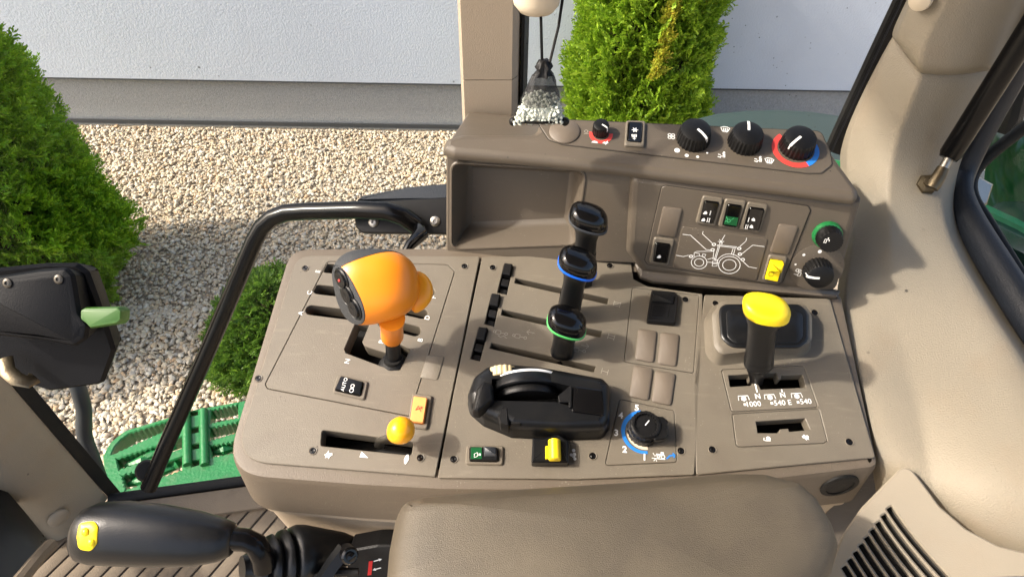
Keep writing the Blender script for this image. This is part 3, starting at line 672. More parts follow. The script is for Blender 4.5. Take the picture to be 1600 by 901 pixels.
# tray wall
TR = F1.poly([(708, 256), (913, 268), (898, 380), (707, 387)], .010)
FO = F1.poly([(697, 228), (1000, 256), (1000, 412), (697, 400)], .003)
b = MB(); b.flat(F1, offset(FO, -.002), [offset(TR, .004)], 0); b.puff(F1, FO, [(.002, 0), (0, -.002), (0, -.14)], False, False)
b.puff(F1, TR, [(-.004, 0), (-.0025, .0014), (-.001, .0014), (0, -.001), (.004, -.008), (.010, -.030), (.014, -.036), (.018, -.038)], False, False); b.flat(F1, offset(TR, -.018), [], -.038); obj('storage_tray', b, 'dash', dash)
# switch side block
BO = F2.poly([(985, 272), (1349, 312), (1346, 322), (1308, 458), (1260, 457), (1004, 430), (978, 396)], .012)
b = MB(); b.puff(F2, BO, [(.010, 0), (.005, -.0012), (.0015, -.004), (0, -.009), (0, -.15)], False, True); b.flat(F2, offset(BO, -.010), [], -.0002); obj('switch_block', b, 'dash', dash)
b = MB(); ft = K.poly([(985, 398), (1000, 434), (1020, 441), (1306, 466), (1312, 456), (1000, 380)], .002); b.puff(K, ft, [(0, -.002), (0, .003), (.002, .0045)]); obj('base_flange', b, 'dash', dash)
SP = F2.poly([(1040, 290), (1262, 322), (1266, 328), (1222, 440), (1214, 444), (1012, 412), (1008, 406), (1034, 292)], .004)
b = MB(); b.flat(F2, offset(SP, .0011), [], .0002); obj('plate_seam', b, 'groove', dash, smooth=0)
b = MB(); b.plate(F2, SP, [], .0014, .0014, .0006); obj('switch_plate', b, 'dash', dash)
DG = F2.poly([(1066, 352), (1200, 372), (1182, 437), (1050, 416)], .003)
b = MB(); b.puff(F2, DG, [(0, .0012), (.0008, .0024), (.0016, .0026)]); dgo = obj('diagram_plate', b, 'dash', dash, 'plate with a white line drawing of a tractor')
for q in [[(1036, 321), (1066, 325), (1055, 369), (1026, 365)], [(1217, 348), (1247, 352), (1231, 396), (1202, 392)]]:
    b = MB(); b.puff(F2, F2.poly(q, .003), [(0, .0012), (0, .0028), (.0012, .0036)]); obj('blanking_cap', b, 'blank', dash)
def cen(q): return (sum(p[0] for p in q) / 4, sum(p[1] for p in q) / 4)
F2h = Pl(F2.o + F2.n * .0014, F2.ex, F2.ey)
for bq, rq, lb in [([(1098, 304), (1130, 309), (1117, 352), (1086, 347)], [(1101, 312), (1123, 315), (1113, 347), (1094, 344)], 'front work light rocker switch, leftmost of the three'),
               ([(1133, 309), (1166, 313), (1152, 357), (1121, 352)], [(1137, 317), (1158, 320), (1150, 353), (1129, 350)], 'rocker switch with a green lens, middle of the three'),
               ([(1168, 314), (1200, 319), (1186, 362), (1154, 357)], [(1171, 322), (1193, 325), (1184, 358), (1162, 355)], 'rear work light rocker switch, rightmost of the three'),
               ([(1022, 369), (1054, 373), (1044, 413), (1014, 409)], [(1025, 377), (1047, 380), (1041, 409), (1021, 406)], 'single rocker switch with a lamp mark, left of the tractor drawing')]:
    sw, hf = switch(F2h, bq, rq, dash, 'black_gloss', .0052, .0032, 0, label=lb)
    cx, cy = cen(rq)
    if 'green' in lb:
        P = [F2h.uv(*c) for c in rq]; lp = [P[3].lerp(P[0], .5), P[2].lerp(P[1], .5), P[2].lerp(P[1], .06), P[3].lerp(P[0], .06)]
        b = MB(); b.puff(F2h, offset(rpoly(lp), -.0006), [(0, .005), (.0004, .0058)]); obj('lens', b, 'green_lens', sw)
        sym(F2h, 'symbol', (cx - 4, cy + 9), (cx + 2, cy + 10), [[(-1, .8), (-.5, .2)], [(1, .8), (.5, .2)], circ(-.1, -.2, .45, 8), [(-1, -.6), (-.6, -.3)]], 'green_print', sw, .0006, .0062)
    else:
        lampp = [(-.8, -.5), (-.2, -.6), (.5, -.5), (.6, .1), (.1, .7), (-.4, .4)]
        spots = [(cx - 3, cy + 3), (cx - 6, cy + 14)] if 'work' in lb else [(cx - 1, cy + 8)]
        for i, s in enumerate(spots):
            sg = 1 if 'front' in lb or 'single' in lb else -1
            sym(F2h, 'symbol', (s[0] - 2.5 * sg, s[1]), (s[0] - 2.5 * sg + 4.5, s[1] + .7), [], 'print_white', sw, h=.0056, polys=[[(x * sg, y) for x, y in lampp]])
            if 'work' in lb: text(F2h, 'I' * (i + 1), (s[0] + 5 * sg, s[1] + .8), (s[0] + 5 * sg + 10, s[1] + 2.2), .0085, 'print_white', sw, .0056)
sw, hf = switch(F2h, [(1201, 396), (1230, 400), (1220, 440), (1190, 436)], [(1203, 403), (1223, 406), (1214, 437), (1194, 433)], dash, 'yellow', .006, .0032, label='yellow rocker switch right of the tractor drawing')
b = MB(); b.puff(F2h, F2h.poly([(1203, 403), (1223, 406), (1219, 420), (1199, 417)], .001), [(0, .005), (.0006, .011), (.0018, .0118)]); obj('thumb_ridge', b, 'yellow', sw)
sym(F2h, 'symbol', (1205, 428), (1210, 429), [circ(0, 0, .8, 8), [(-1, .6), (1, .6)]], 'black', sw, .0005, .0066)
# tractor drawing, traced as fine printed lines
dl = lambda pts: [F2.uv(x, y, .0028) for x, y in pts]
b = MB()
Q = lambda x, y: (1000 + x * 330 / 1565, 270 + y * 190 / 901)
def ln(*p, w=.0007, closed=False): b.ribbon(F2, dl([Q(*q) for q in p]), w, .0029, closed=closed)
def ell(x, y, rx, ry, a0=0, a1=360, n=26, w=.00075): ln(*[(x + rx * math.cos(R(a0 + (a1 - a0) * k / n)), y + ry * math.sin(R(a0 + (a1 - a0) * k / n))) for k in range(n + (0 if a1 - a0 == 360 else 1))], w=w, closed=a1 - a0 == 360)
ell(438, 663, 58, 48); ell(438, 663, 34, 28); ell(662, 682, 80, 64); ell(662, 682, 50, 40)
ell(662, 690, 100, 90, 200, 330)
ln((315, 455), (375, 462), (490, 568), (525, 572)); ln((468, 432), (463, 452), (535, 520)); ln((630, 460), (608, 495)); ln((790, 482), (785, 505), (740, 545)); ln((922, 546), (835, 535), (757, 598)); ln((267, 610), (320, 620), (360, 610)); ln((865, 706), (805, 695), (762, 655))
ln((400, 620), (402, 590), (420, 582), (550, 580)); ln((402, 590), (440, 598), (440, 615)); ln((550, 560), (540, 640)); ln((570, 540), (710, 556), (718, 548), (575, 533), (570, 540)); ln((580, 545), (548, 650)); ln((590, 545), (556, 655)); ln((690, 560), (675, 605)); ln((705, 560), (690, 612)); ln((500, 640), (540, 630), (580, 650)); ln((495, 660), (590, 668)); ln((540, 650), (535, 690), (570, 690), (575, 655)); ln((540, 672), (572, 672)); ln((465, 600), (462, 618), (480, 622), (488, 604), (465, 600))
for x, y in [(548, 530), (735, 560), (740, 602), (762, 642), (378, 618), (538, 570)]: ell(x, y, 13, 9, n=8, w=.0012)
for k in range(6):
    a = k * math.pi / 3; ln((600, 508), (600 + 24 * math.cos(a), 508 + 18 * math.sin(a)))
ln((592, 530), (592, 508)); ln((606, 530), (606, 508))
obj('tractor_drawing', b, 'print_white', dgo, smooth=0)

def knob(pl, c, r, hgt, parent, label=None, ribs=26, rib=.0009, m='black', taper=.9, dome=.0015, pdir=None, name='rotary_knob', pw=.0028, h0=0.0):
    o = pl.p(*c) + pl.n * h0; n_ = ribs * 4
    b = MB(); b.lathe(o, pl.n, [(r, 0), (r, hgt * .12), (r * (taper + 1) / 2, hgt * .55), (r * taper, hgt * .88), (r * taper * .94, hgt * .97)], n_, ribs, rib, cap=False)
    b.lathe(o, pl.n, [(r * taper * .95, hgt * .965), (r * taper * .86, hgt), (r * .5, hgt + dome), (r * .02, hgt + dome * 1.2)], 40, cap=True)
    k = obj(name, b, m, parent, label)
    if pdir is not None:
        d2 = (pl.uv(c[0] + pdir[0], c[1] + pdir[1]) - pl.uv(*c)).normalized(); D = pl.ex * d2.x + pl.ey * d2.y; S_ = D.cross(pl.n); rt = r * taper
        p = MB(); rows = []
        for s, hh, k2 in [(.10, hgt + dome * 1.25, 1), (.5, hgt + dome + .0004, 1), (.84, hgt + .0006, 1), (.985, hgt * .95, 1), (1.03, hgt * .6, .9)]:
            rows.append([o + D * (rt * s) + S_ * (pw / 2 * k2) + pl.n * hh, o + D * (rt * s) - S_ * (pw / 2 * k2) + pl.n * hh])
        top = rows; low = [[q - pl.n * .002 - D * .001 for q in r_] for r_ in rows]
        p.loft([[t[0], t[1], l[1], l[0]] for t, l in zip(top, low)]); obj('pointer', p, 'white', k)
    return k
TP = Pl(T.o + T.n * .0012, T.ex, T.ey)
knob(TP, (1083, 218), .0196, .018, dash, 'large ribbed black fan knob, first of the three on the ledge', pdir=(14, 12))
knob(TP, (1163, 223), .0198, .018, dash, 'large ribbed black air direction knob with its pointer up, middle of the three', pdir=(0, -14))
knob(TP, (1244, 230), .0200, .018, dash, 'large ribbed black temperature knob over a red and blue ring', pdir=(-17, 13))
tc = (1243, 233)
arc_band(TP, tc, .0205, .0272, 130, 300, .0004, 'red', dash, name='red_band', t0=.9); arc_band(TP, tc, .0205, .0272, -60, 48, .0004, 'blue', dash, name='blue_band', t1=.6)
knob(TP, (938, 207), .0098, .014, dash, 'small black knob with a red arc on the ledge', 20, .0006, pdir=(10, 6), pw=.0016, taper=.96, dome=.0005)
arc_band(TP, (939, 210), .0095, .0140, 170, 370, .0004, 'red', dash, name='red_band')
o = TP.p(882, 206); b = MB(); b.lathe(o, TP.n, [(.0182, 0), (.0182, .0014), (.0168, .0026), (.001, .0031)], 32); obj('round_cover', b, 'blank', dash)
sw, hf = switch(TP, [(978, 191), (1008, 192), (1006, 232), (975, 230)], [(982, 195), (1003, 196), (1001, 226), (980, 224)], dash, 'black_gloss', .0058, .0042, label='black rocker switch with a snowflake mark on the ledge')
sym(TP, 'symbol', (992, 203), (997, 203), [[(0, 0), (math.cos(k * math.pi / 3), math.sin(k * math.pi / 3))] for k in range(6)] + [circ(0, 0, .6, 6)], 'white', sw, .0008, .0064)
sym(TP, 'symbol', (991, 214), (996, 214), [[(-.7, .5), (-.7, 0), (.7, 0), (.7, .5)], [(0, .9), (0, -1.2)], [(-.5, -.5), (0, -.9), (.5, -.5)], circ(-.5, .7, .3, 6), circ(.5, .7, .3, 6)], 'white', sw, .0008, .0064)
sym(TP, 'fan_mark', (1049, 213), (1055, 213.5), [circ(.45, .45, .42, 8), circ(-.45, .45, .42, 8), circ(.45, -.45, .42, 8), circ(-.45, -.45, .42, 8)], 'print_white', dash, .0011, .0005)
for c, r in [((1058, 235), 4.5), ((1073, 243), 3.2), ((1090, 245), 2.4), ((1105, 239), 1.6)]: sym(TP, 'dot_mark', c, (c[0] + r, c[1]), [], 'print_white', dash, h=.0005, polys=[disc(0, 0, 1)])
scr = [[(-1, .6), (-.4, .9), (.4, .9), (1, .6), (.6, -.4), (-.6, -.4), (-1, .6)], [(-.4, .5), (-.3, .1), (-.4, -.7)], [(0, .5), (.1, .1), (0, -.7)], [(.4, .5), (.5, .1), (.4, -.7)]]
sym(TP, 'screen_mark', (1133, 203), (1140, 204), scr, 'print_white', dash, .0011, .0005); sym(TP, 'screen_mark', (1202, 252), (1209, 253), scr, 'print_white', dash, .0011, .0005)
seat = [[(-1.2, .2), (-.5, .1)], [(-1.2, -.6), (-.6, -.7)], [(0, .9), (.2, .3), (.2, -.2), (-.4, -.3), (-.5, -.9)], circ(.3, 1.1, .2, 6), [(.5, .7), (.6, -.5), (.1, -.5)]]
sym(TP, 'seat_mark', (1129, 243), (1135, 244), seat, 'print_white', dash, .0011, .0005); sym(TP, 'seat_mark', (1186, 250), (1192, 251), seat, 'print_white', dash, .0011, .0005)
sym(TP, 'turtle_mark', (929, 222), (934, 222.5), [], 'white', dash, h=.0006, polys=[[(-1, -.3), (-.6, .3), (0, .5), (.6, .3), (1.1, 0), (.9, -.3), (.3, -.3)]])
sym(TP, 'hare_mark', (946, 223), (951, 223), [], 'white', dash, h=.0006, polys=[[(-1, -.2), (-.4, .4), (.2, .2), (.8, .9), (.7, .2), (1, -.1), (.4, -.4), (0, -.9), (-.2, -.4)]])
sym(TP, 'engine_mark', (916, 206), (920, 206), [circ(0, .2, .7, 8), [(-.9, -1), (.9, -1)]], 'print_grey', dash, .0006, .0005)
# power socket and wiper knob at the right of the block
o = F2.p(1292, 366); b = MB(); b.lathe(o, F2.n, [(.0168, 0), (.0168, .003), (.0158, .006), (.0148, .0063)], 30); obj('socket_ring', b, 'green_ring', dash).data.materials[0] = M['tractor_green']
b = MB(); b.lathe(o + F2.n * .004, F2.n, [(.0146, 0), (.0146, .006), (.0138, .007), (.0136, .015), (.0128, .017), (.001, .0172)], 44, 22, .0006); ck = obj('lighter_plug', b, 'black', dash, 'black ribbed lighter plug in a green ring')
PK = Pl(o + F2.n * .0214, F2.ex, F2.ey); sym(PK, 'symbol', (1291, 375), (1296, 376), [[(-.4, -1), (.2, -1), (.2, .3), (-.4, .3), (-.4, -1)], [(.3, .5), (.9, .2), (1.0, -.3)], [(.2, .8), (.6, .8)]], 'white', ck, .0009, .0003)
o = F2.p(1276, 418); b = MB(); b.lathe(o, F2.n, [(.031, .0), (.031, .0006), (.030, .0009), (.001, .0009)], 36); obj('knob_base', b, 'dash', dash)
knob(F2, (1276, 421), .0172, .019, dash, 'ribbed black wiper knob below the lighter plug', 24, .0008, pdir=(-15, -1), pw=.0026, h0=.0008)
for c, r in [((1256, 398), 2.4), ((1281, 393), 3.2), ((1243, 413), 1.7)]: sym(F2, 'dot_mark', c, (c[0] + r, c[1]), [], 'print_white', dash, h=.0012, polys=[disc(0, 0, 1)])
sym(F2, 'wiper_mark', (1246, 425), (1251, 426), [circ(-.2, .6, .5, 8), circ(.5, .6, .4, 8), [(-.8, -.9), (.2, -.9)], [(.4, -1.2), (.4, 0), (1.2, 0), (1.2, -1.2), (.4, -1.2)]], 'print_white', dash, .0007, .0012)

# ================================================================== LEVERS
def above(base, py, lean=(0, 0)):
    """point straight above base (with a lean per metre) that is seen at height py"""
    lo, hi = 0.0, .4; ci = CM.transposed()
    for _ in range(50):
        m = (lo + hi) / 2; P = base + Vector((lean[0], lean[1], 1)) * m; q = ci @ (P - CAM); y = CY - FPX * q.y / (-q.z)
        if y > py: lo = m
        else: hi = m
    return base + Vector((lean[0], lean[1], 1)) * lo
def px_scale(P): return -(CM.transposed() @ (P - CAM)).z / FPX
RT = CM @ Vector((1, 0, 0)); UPV = CM @ Vector((0, 1, 0)); TOC = CM @ Vector((0, 0, 1))

# orange shift lever
gb = K.p(616, 572, -.012); gt = above(gb, 452, (.01, -.02))
gl = thing('gear_lever', gb, 'large orange gear knob on a short black stem at the left of the console', 'lever')
sc_ = px_scale(gt); kc = at(588, 447, -(CM.transposed() @ (gt - CAM)).z)
def splitball():
    bm = bmesh.new(); bmesh.ops.create_uvsphere(bm, u_segments=56, v_segments=36, radius=1)
    a1 = Vector((1, .10, 0)).normalized(); a2 = Vector((-.10, 1, 0)).normalized(); a3 = Vector((0, 0, 1))
    for v in bm.verts:
        c = v.co; e = .76
        s = Vector([math.copysign(abs(k) ** e, k) for k in c])
        x, y, z = s.x, s.y, s.z
        y *= 1.0 - .10 * x; z *= 1 - .06 * x
        v.co = a1 * (x * 66) + a2 * (y * 58) + a3 * (z * 52)
    n1 = Vector((-.71, -.353, .608)).normalized(); p1 = n1 * 47
    r = bmesh.ops.bisect_plane(bm, geom=bm.verts[:] + bm.edges[:] + bm.faces[:], plane_co=p1, plane_no=n1, clear_outer=True)
    n2 = Vector((-.389, .878, -.276)).normalized(); p2 = n2 * 31
    bmesh.ops.bisect_plane(bm, geom=bm.verts[:] + bm.edges[:] + bm.faces[:], plane_co=p2, plane_no=n2)
    tw = lambda c, k=1.0: kc + (RT * c.x + UPV * c.y + TOC * c.z) * sc_ * k
    A, B = MB(), MB()
    for f in bm.faces:
        c = f.calc_center_median(); tgt = B if (c - p2).dot(n2) > 0 else A
        k = 1.012 if tgt is B else 1.0
        tgt.add([tw(v.co, k) for v in f.verts], [tuple(range(len(f.verts)))])
    rim = [v.co.copy() for v in bm.verts if abs((v.co - p1).dot(n1)) < .02]
    cc = sum(rim, Vector()) / len(rim); u1 = n1.orthogonal().normalized(); u2 = n1.cross(u1)
    rim.sort(key=lambda q: math.atan2((q - cc).dot(u2), (q - cc).dot(u1)))
    C_ = MB(); C_.loft([[tw(q) for q in rim], [tw(cc + (q - cc) * .99 + n1 * 1.2) for q in rim], [tw(cc + (q - cc) * .93 + n1 * 2.4) for q in rim]], True, True)
    bm.free(); N1 = (RT * n1.x + UPV * n1.y + TOC * n1.z)
    return A, B, C_, tw, n1, p1, cc, N1
A_, B_, C_, tw, n1, p1, fcn, N1 = splitball()
obj('knob', A_, 'orange', gl, smooth=60); obj('grip_cap', B_, 'grey_grip', gl, smooth=60); obj('button_face', C_, 'grey_grip', gl)
dn = Vector((.30, -1, 0)); dn = (dn - n1 * dn.dot(n1)).normalized(); sd_ = dn.cross(n1)
for k, off in enumerate((-26, -1, 22)):
    q = tw(fcn + dn * off + sd_ * (1 - 4 * abs(k - 1)) + n1 * 2.2); b = MB(); b.lathe(q, N1, [(.0125, 0), (.0125, .0012), (.0112, .0022), (.0098, .001), (.0094, .001), (.0086, .0034), (.006, .0042), (.003, .0034), (.0005, .003)], 24)
    bt = obj('button', b, 'black_satin', gl)
    if k == 0:
        b = MB(); b.lathe(q + N1 * .0036, N1, [(.0016, 0), (.0012, .0008), (.0003, .001)], 10); obj('button_dot', b, 'red', bt)
tabc = at(652, 456, -(CM.transposed() @ (kc - CAM)).z + .012)
b = MB(); rings = []
for k in range(13):
    t = -1 + 2 * k / 12; r = max(.03, (1 - abs(t) ** 2.6)) ** .5; s = sc_
    rings.append([tabc + (UPV * 1.0 + RT * .05) * (t * 33 * s) + (RT * math.cos(a) * (20 - 5 * t * t) + TOC * math.sin(a) * 13) * (r * s) + RT * (5 * (1 - t * t) * s) for a in np.linspace(0, 2 * math.pi, 20, endpoint=False)])
b.loft(rings); obj('thumb_tab', b, 'orange_tab', gl)
nb = kc - UPV * 50 * sc_ + RT * 24 * sc_; ne = at(613, 526, -(CM.transposed() @ (gb.lerp(gt, .3) - CAM)).z)
b = MB(); b.tube([nb, nb.lerp(ne, .5), nb.lerp(ne, .93), ne], [.0142, .0122, .0130, .0122], 20); obj('collar', b, 'orange', gl)
b = MB(); b.tube([nb.lerp(ne, .9), ne.lerp(gb, .4), gb], [.0085, .0088, .0095], 16); obj('stem', b, 'black_satin', gl)
b = MB(); b.lathe(gb - UP * .004, (0, 0, 1), [(.020, 0), (.019, .006), (.015, .009), (.0155, .012), (.011, .016), (.011, .02)], 20); obj('boot', b, 'rubber', gl)

# three spool levers
def spool(basepx, py, lean, band, label, hw=.0215, slope=.25):
    base = K.p(*basepx, -.015); top = above(base, py, lean)
    t = thing('spool_lever', base, label, 'lever', 'spool valve levers')
    ax = (top - base).normalized(); L = (top - base).length
    b = MB(); b.tube([base, base + ax * max(.02, L - .052)], [.0062, .0062], 4, flat=2.2, up=K.ex); obj('stem', b, 'black', t)
    xd = (K.ex - ax * K.ex.dot(ax)).normalized(); yd = ax.cross(xd)
    def ring(s, rx, ry, sl=0.0, n=28, ox=0, oy=0):
        c = base + ax * s; out = []
        for k in range(n):
            a = 2 * math.pi * k / n; ca, sa = math.cos(a), math.sin(a); e = .80
            x = math.copysign(abs(ca) ** e, ca) * rx + ox; y = math.copysign(abs(sa) ** e, sa) * ry + oy
            out.append(c + xd * x + yd * y - ax * (sl * x))
        return out
    g0 = max(.012, L - .078)
    b = MB(); b.loft([ring(g0, .0115, .0095), ring(g0 + .003, .0135, .0115), ring(g0 + .014, .0132, .0112), ring(L - .034, .0125, .0108), ring(L - .022, .0140, .0122, slope * .4), ring(L - .014, hw * .86, .0150, slope), ring(L - .0095, hw, .0178, slope)], True, False); obj('grip', b, 'black_satin', t)
    b = MB(); b.loft([ring(L - .0105, hw * .99, .0177, slope), ring(L - .0098, hw * 1.06, .0190, slope), ring(L - .0072, hw * 1.07, .0192, slope), ring(L - .0062, hw * 1.0, .018, slope)], False, False); obj('colour_band', b, band, t)
    b = MB(); b.loft([ring(L - .0075, hw * 1.03, .0186, slope), ring(L - .002, hw * 1.04, .0188, slope), ring(L + .004, hw * .98, .0174, slope), ring(L + .0085, hw * .82, .0142, slope), ring(L + .0108, hw * .55, .0092, slope), ring(L + .0116, hw * .2, .0032, slope)], False, True); obj('cap', b, 'black_gloss', t, smooth=80)
spool((906, 459), 338, (.0, .0), 'grey_satin', 'all black spool lever, farthest of the three, with a dark band')
spool((884, 508), 408, (.06, -.02), 'blue_ring', 'black spool lever with a blue band, middle of the three')
spool((876, 563), 500, (.04, -.02), 'green_ring', 'black spool lever with a thin green band, nearest of the three')

# yellow-topped power take-off lever
pb = K.p(1182, 598, -.006); pt = above(pb, 480, (-.20, .0))
pto = thing('range_lever', pb, 'black lever with a bright yellow top in the right panel', 'lever')
ax = (pt - pb).normalized(); L = (pt - pb).length; xd = (K.ex - ax * K.ex.dot(ax)).normalized(); yd = ax.cross(xd)
def ring(s, rx, ry, ox=0.0, sl=0.0, e=.85, n=28):
    out = []
    for k in range(n):
        a = 2 * math.pi * k / n; ca, sa = math.cos(a), math.sin(a); x = math.copysign(abs(ca) ** e, ca) * rx; y = math.copysign(abs(sa) ** e, sa) * ry
        out.append(pb + ax * (s - sl * x) + xd * (x + ox) + yd * y)
    return out
b = MB(); b.loft([ring(0, .007, .005), ring(.018, .009, .008, -.001), ring(.03, .013, .012), ring(.04, .010, .010)]); obj('stem', b, 'black', pto)
b = MB(); b.loft([ring(.034, .0140, .0125), ring(.037, .0158, .0142), ring(.040, .0148, .0134), ring(.043, .0158, .0142), ring(.046, .0148, .0134), ring(.050, .0152, .0138), ring(.075, .0142, .013), ring(L - .026, .0150, .0138), ring(L - .012, .0205, .0165, .002, .1), ring(L - .004, .0225, .0180, .002, .2)]); obj('grip', b, 'black_satin', pto)
b = MB(); b.loft([ring(L - .008, .0232, .0184, .002, .25), ring(L - .001, .0236, .0186, .002, .25), ring(L + .004, .0222, .0170, .001, .25), ring(L + .007, .0172, .0128, .0, .25), ring(L + .0083, .0090, .0065, -.001, .25), ring(L + .0085, .002, .0015, -.001, .25)]); obj('cap', b, 'yellow', pto, smooth=80)

# hand throttle with amber ball
tb = K.p(592, 697, -.012); tt = at(625, 673, -(CM.transposed() @ (K.p(625, 690) - CAM)).z - .030)
th = thing('throttle_lever', tb, 'small amber ball lever on a flat metal arm in the near left slot', 'lever')
b = MB(); b.tube([tb, tb.lerp(tt, .35) - K.ex * .006, tb.lerp(tt, .8), tt], [.0055, .006, .0052, .005], 8, flat=.5, up=K.ey); obj('arm', b, 'steel', th)
d_ = (tt - tb.lerp(tt, .4)).normalized(); b = MB(); b.lathe(tt - d_ * .012, d_, [(.003, -.004), (.0085, -.003), (.0095, .0), (.0125, .006), (.0144, .012), (.0142, .018), (.0118, .0235), (.007, .027), (.001, .0282)], 26); obj('ball', b, 'amber', th, smooth=70)

# hitch control module
hm = thing('hitch_control', K.p(840, 630), 'black hitch control unit with a wheel, white scale and tan thumbwheel', 'control unit')
HO = K.poly([(731, 622), (741, 594), (760, 579), (800, 574), (850, 579), (942, 596), (953, 608), (952, 662), (942, 678), (880, 680), (800, 676), (756, 658), (735, 640)], .010, .012)
SLT = K.poly([(768, 592), (840, 591), (893, 604), (890, 634), (866, 628), (770, 626)], .002, .030)
b = MB(); b.puff(K, HO, [(-.0015, 0), (0, .004), (0, .018), (.003, .026), (.008, .030), (.011, .031)], False, False)
b.flat(K, offset(HO, -.011), [SLT], .031); b.puff(K, SLT, [(0, .031), (0, .008)], False, True); obj('housing', b, 'black_satin', hm)
wc = K.p(822, 612, -.004); wd = (K.p(822, 585) - K.p(826, 640)).normalized(); wd = (wd - K.n * wd.dot(K.n)).normalized()
b = MB(); b.lathe(wc, wd, [(.030, -.006), (.0435, -.006), (.0445, -.005), (.0445, .005), (.0435, .0062), (.030, .0062)], 64); obj('depth_wheel', b, 'black_satin', hm)
b = MB(); b.lathe(wc, wd, [(.0436, .0056), (.0450, .0057), (.0450, .0082), (.0436, .0083)], 64); obj('scale_rim', b, 'white', hm)
b = MB(); b.lathe(wc - wd * .011, wd, [(.025, -.004), (.0385, -.004), (.0392, -.003), (.0392, .003), (.0385, .004), (.025, .004)], 64); obj('inner_wheel', b, 'black', hm)
tw_c = K.p(785, 586, .018); b = MB(); b.lathe(tw_c, wd, [(.008, -.0055), (.0170, -.0055), (.0176, -.005), (.0176, .005), (.0170, .0055), (.008, .0055)], 72, 18, .0011); obj('thumbwheel', b, 'tan', hm)
fl = K.poly([(755, 597), (769, 600), (771, 626), (748, 647), (738, 645), (745, 610)], .003, .036); b = MB(); b.puff(K, fl, [(-.001, .028), (0, .038), (.002, .042), (.003, .0425)]); obj('lever_paddle', b, 'black', hm)
pd = K.poly([(896, 602), (942, 608), (945, 650), (893, 643)], .004, .033); b = MB(); b.puff(K, pd, [(0, .030), (.001, .033), (.003, .0335)]); obj('top_pad', b, 'black_gloss', hm)
gd = K.poly([(872, 618), (891, 602), (893, 604), (893, 636), (889, 636), (889, 628), (874, 628)], .001, .034); b = MB(); b.puff(K, gd, [(0, .025), (0, .034), (.0005, .0345)]); obj('stop_bracket', b, 'black', hm)
for q, hh in [([(785, 642), (794, 642), (796, 672), (782, 668), (778, 655)], .032), ([(796, 644), (816, 645), (815, 668), (797, 668)], .029)]:
    b = MB(); b.puff(K, K.poly(q, .002, .02), [(0, .01), (0, hh - .002), (.0015, hh)]); obj('side_knob', b, 'black', hm)

# ================================================================== ARMREST
AR = Pl(at(950, 820, .60), (1, -.02, 0), (0, 1, .08))
arm = thing('armrest', AR.p(950, 880, -.06), 'padded taupe vinyl armrest across the bottom edge, near side of the console', 'armrest')
AO = AR.poly(h=-.02, r=.02, pts=[(598, 905), (603, 850), (613, 800), (626, 776), (660, 766), (760, 757), (1000, 742), (1130, 730), (1190, 730), (1250, 745), (1285, 775), (1312, 820), (1321, 850), (1312, 885), (1290, 930), (1260, 1000), (640, 1010), (606, 960)])
b = MB(); b.puff(AR, AO, [(.025, -.085), (.008, -.075), (0, -.055), (.0005, -.040), (.004, -.026), (.010, -.014), (.018, -.006)], True, False)
A1_ = offset(AO, -.018); ac = sum(A1_, Vector((0, 0))) / len(A1_); rr_ = [[AR.w(*(ac + (q - ac) * k), h) for q in A1_] for k, h in ((1, -.006), (.93, -.0015), (.84, .0018), (.7, .0045), (.4, .0075), (.1, .0085), (.004, .0085))]; b.loft(rr_, False, True); obj('pad', b, 'armrest', arm, smooth=80)

# ================================================================== BRAKE / SHUTTLE HANDLE (lower left)
hb = at(500, 870, .74)
hd = thing('hand_lever', at(480, 890, .80), 'thick black hand lever with a yellow end button, lower left', 'lever')
def pxloft(mb, rows, n=26, e=.8, dz=1.0):
    rings = []
    for (x, y, rr, d, tx, ty) in rows:
        c = at(x, y, d); s = d / FPX; t = Vector((tx, ty)).normalized(); nrm = UPV * t.x - RT * (-t.y) * -1 if False else (UPV * t.x + RT * t.y)
        rings.append([c + nrm * (math.copysign(abs(math.cos(a)) ** e, math.cos(a)) * rr * s) + TOC * (math.copysign(abs(math.sin(a)) ** e, math.sin(a)) * rr * s * dz) for a in np.linspace(0, 2 * math.pi, n, endpoint=False)])
    return mb.loft(rings)
b = MB(); pxloft(b, [(118, 838, 18, .735, 1, 0), (122, 837, 30, .735, 1, .02), (132, 834, 40, .735, 1, .03), (150, 832, 46, .735, 1, .03), (190, 832, 48, .735, 1, .03), (250, 836, 46, .735, 1, .05), (310, 841, 40, .735, 1, .05), (345, 843, 32, .735, 1, .05), (362, 842, 25, .735, 1, .05), (367, 842, 18, .735, 1, .05)], 30, .85, .9); obj('grip', b, 'black_satin', hd, smooth=70)
from mathutils.bvhtree import BVHTree
grip_o = b; bvh = BVHTree.FromPolygons([tuple(v) for v in b.v], b.f)
def patch(mb, bvh, pts, lift, n=10):
    """a thin pad that follows a surface"""
    c = Vector((sum(p[0] for p in pts) / len(pts), sum(p[1] for p in pts) / len(pts))); pr = rpoly([Vector(p) for p in pts], 9, 5); rings = []
    for k, l in ((1.0, -.002), (1.0, lift * .6), (.93, lift), (.6, lift * 1.15), (.3, lift * 1.2), (.02, lift * 1.2)):
        row = []
        for q in pr:
            x = c + (q - c) * k; r = ray(x.x, x.y); hit = bvh.ray_cast(CAM, r.normalized())
            if hit[0] is None: hit = (at(x.x, x.y, .735), -r.normalized())
            nn = hit[1] if hit[1].dot(r) < 0 else -hit[1]; row.append(hit[0] + nn * l)
        rings.append(row)
    return mb.loft(rings, False, True)
yb = MB(); patch(yb, bvh, [(125, 817), (147, 813), (154, 822), (152, 848), (143, 860), (124, 857), (121, 838)], .0016); yo = obj('end_button', yb, 'yellow', hd)
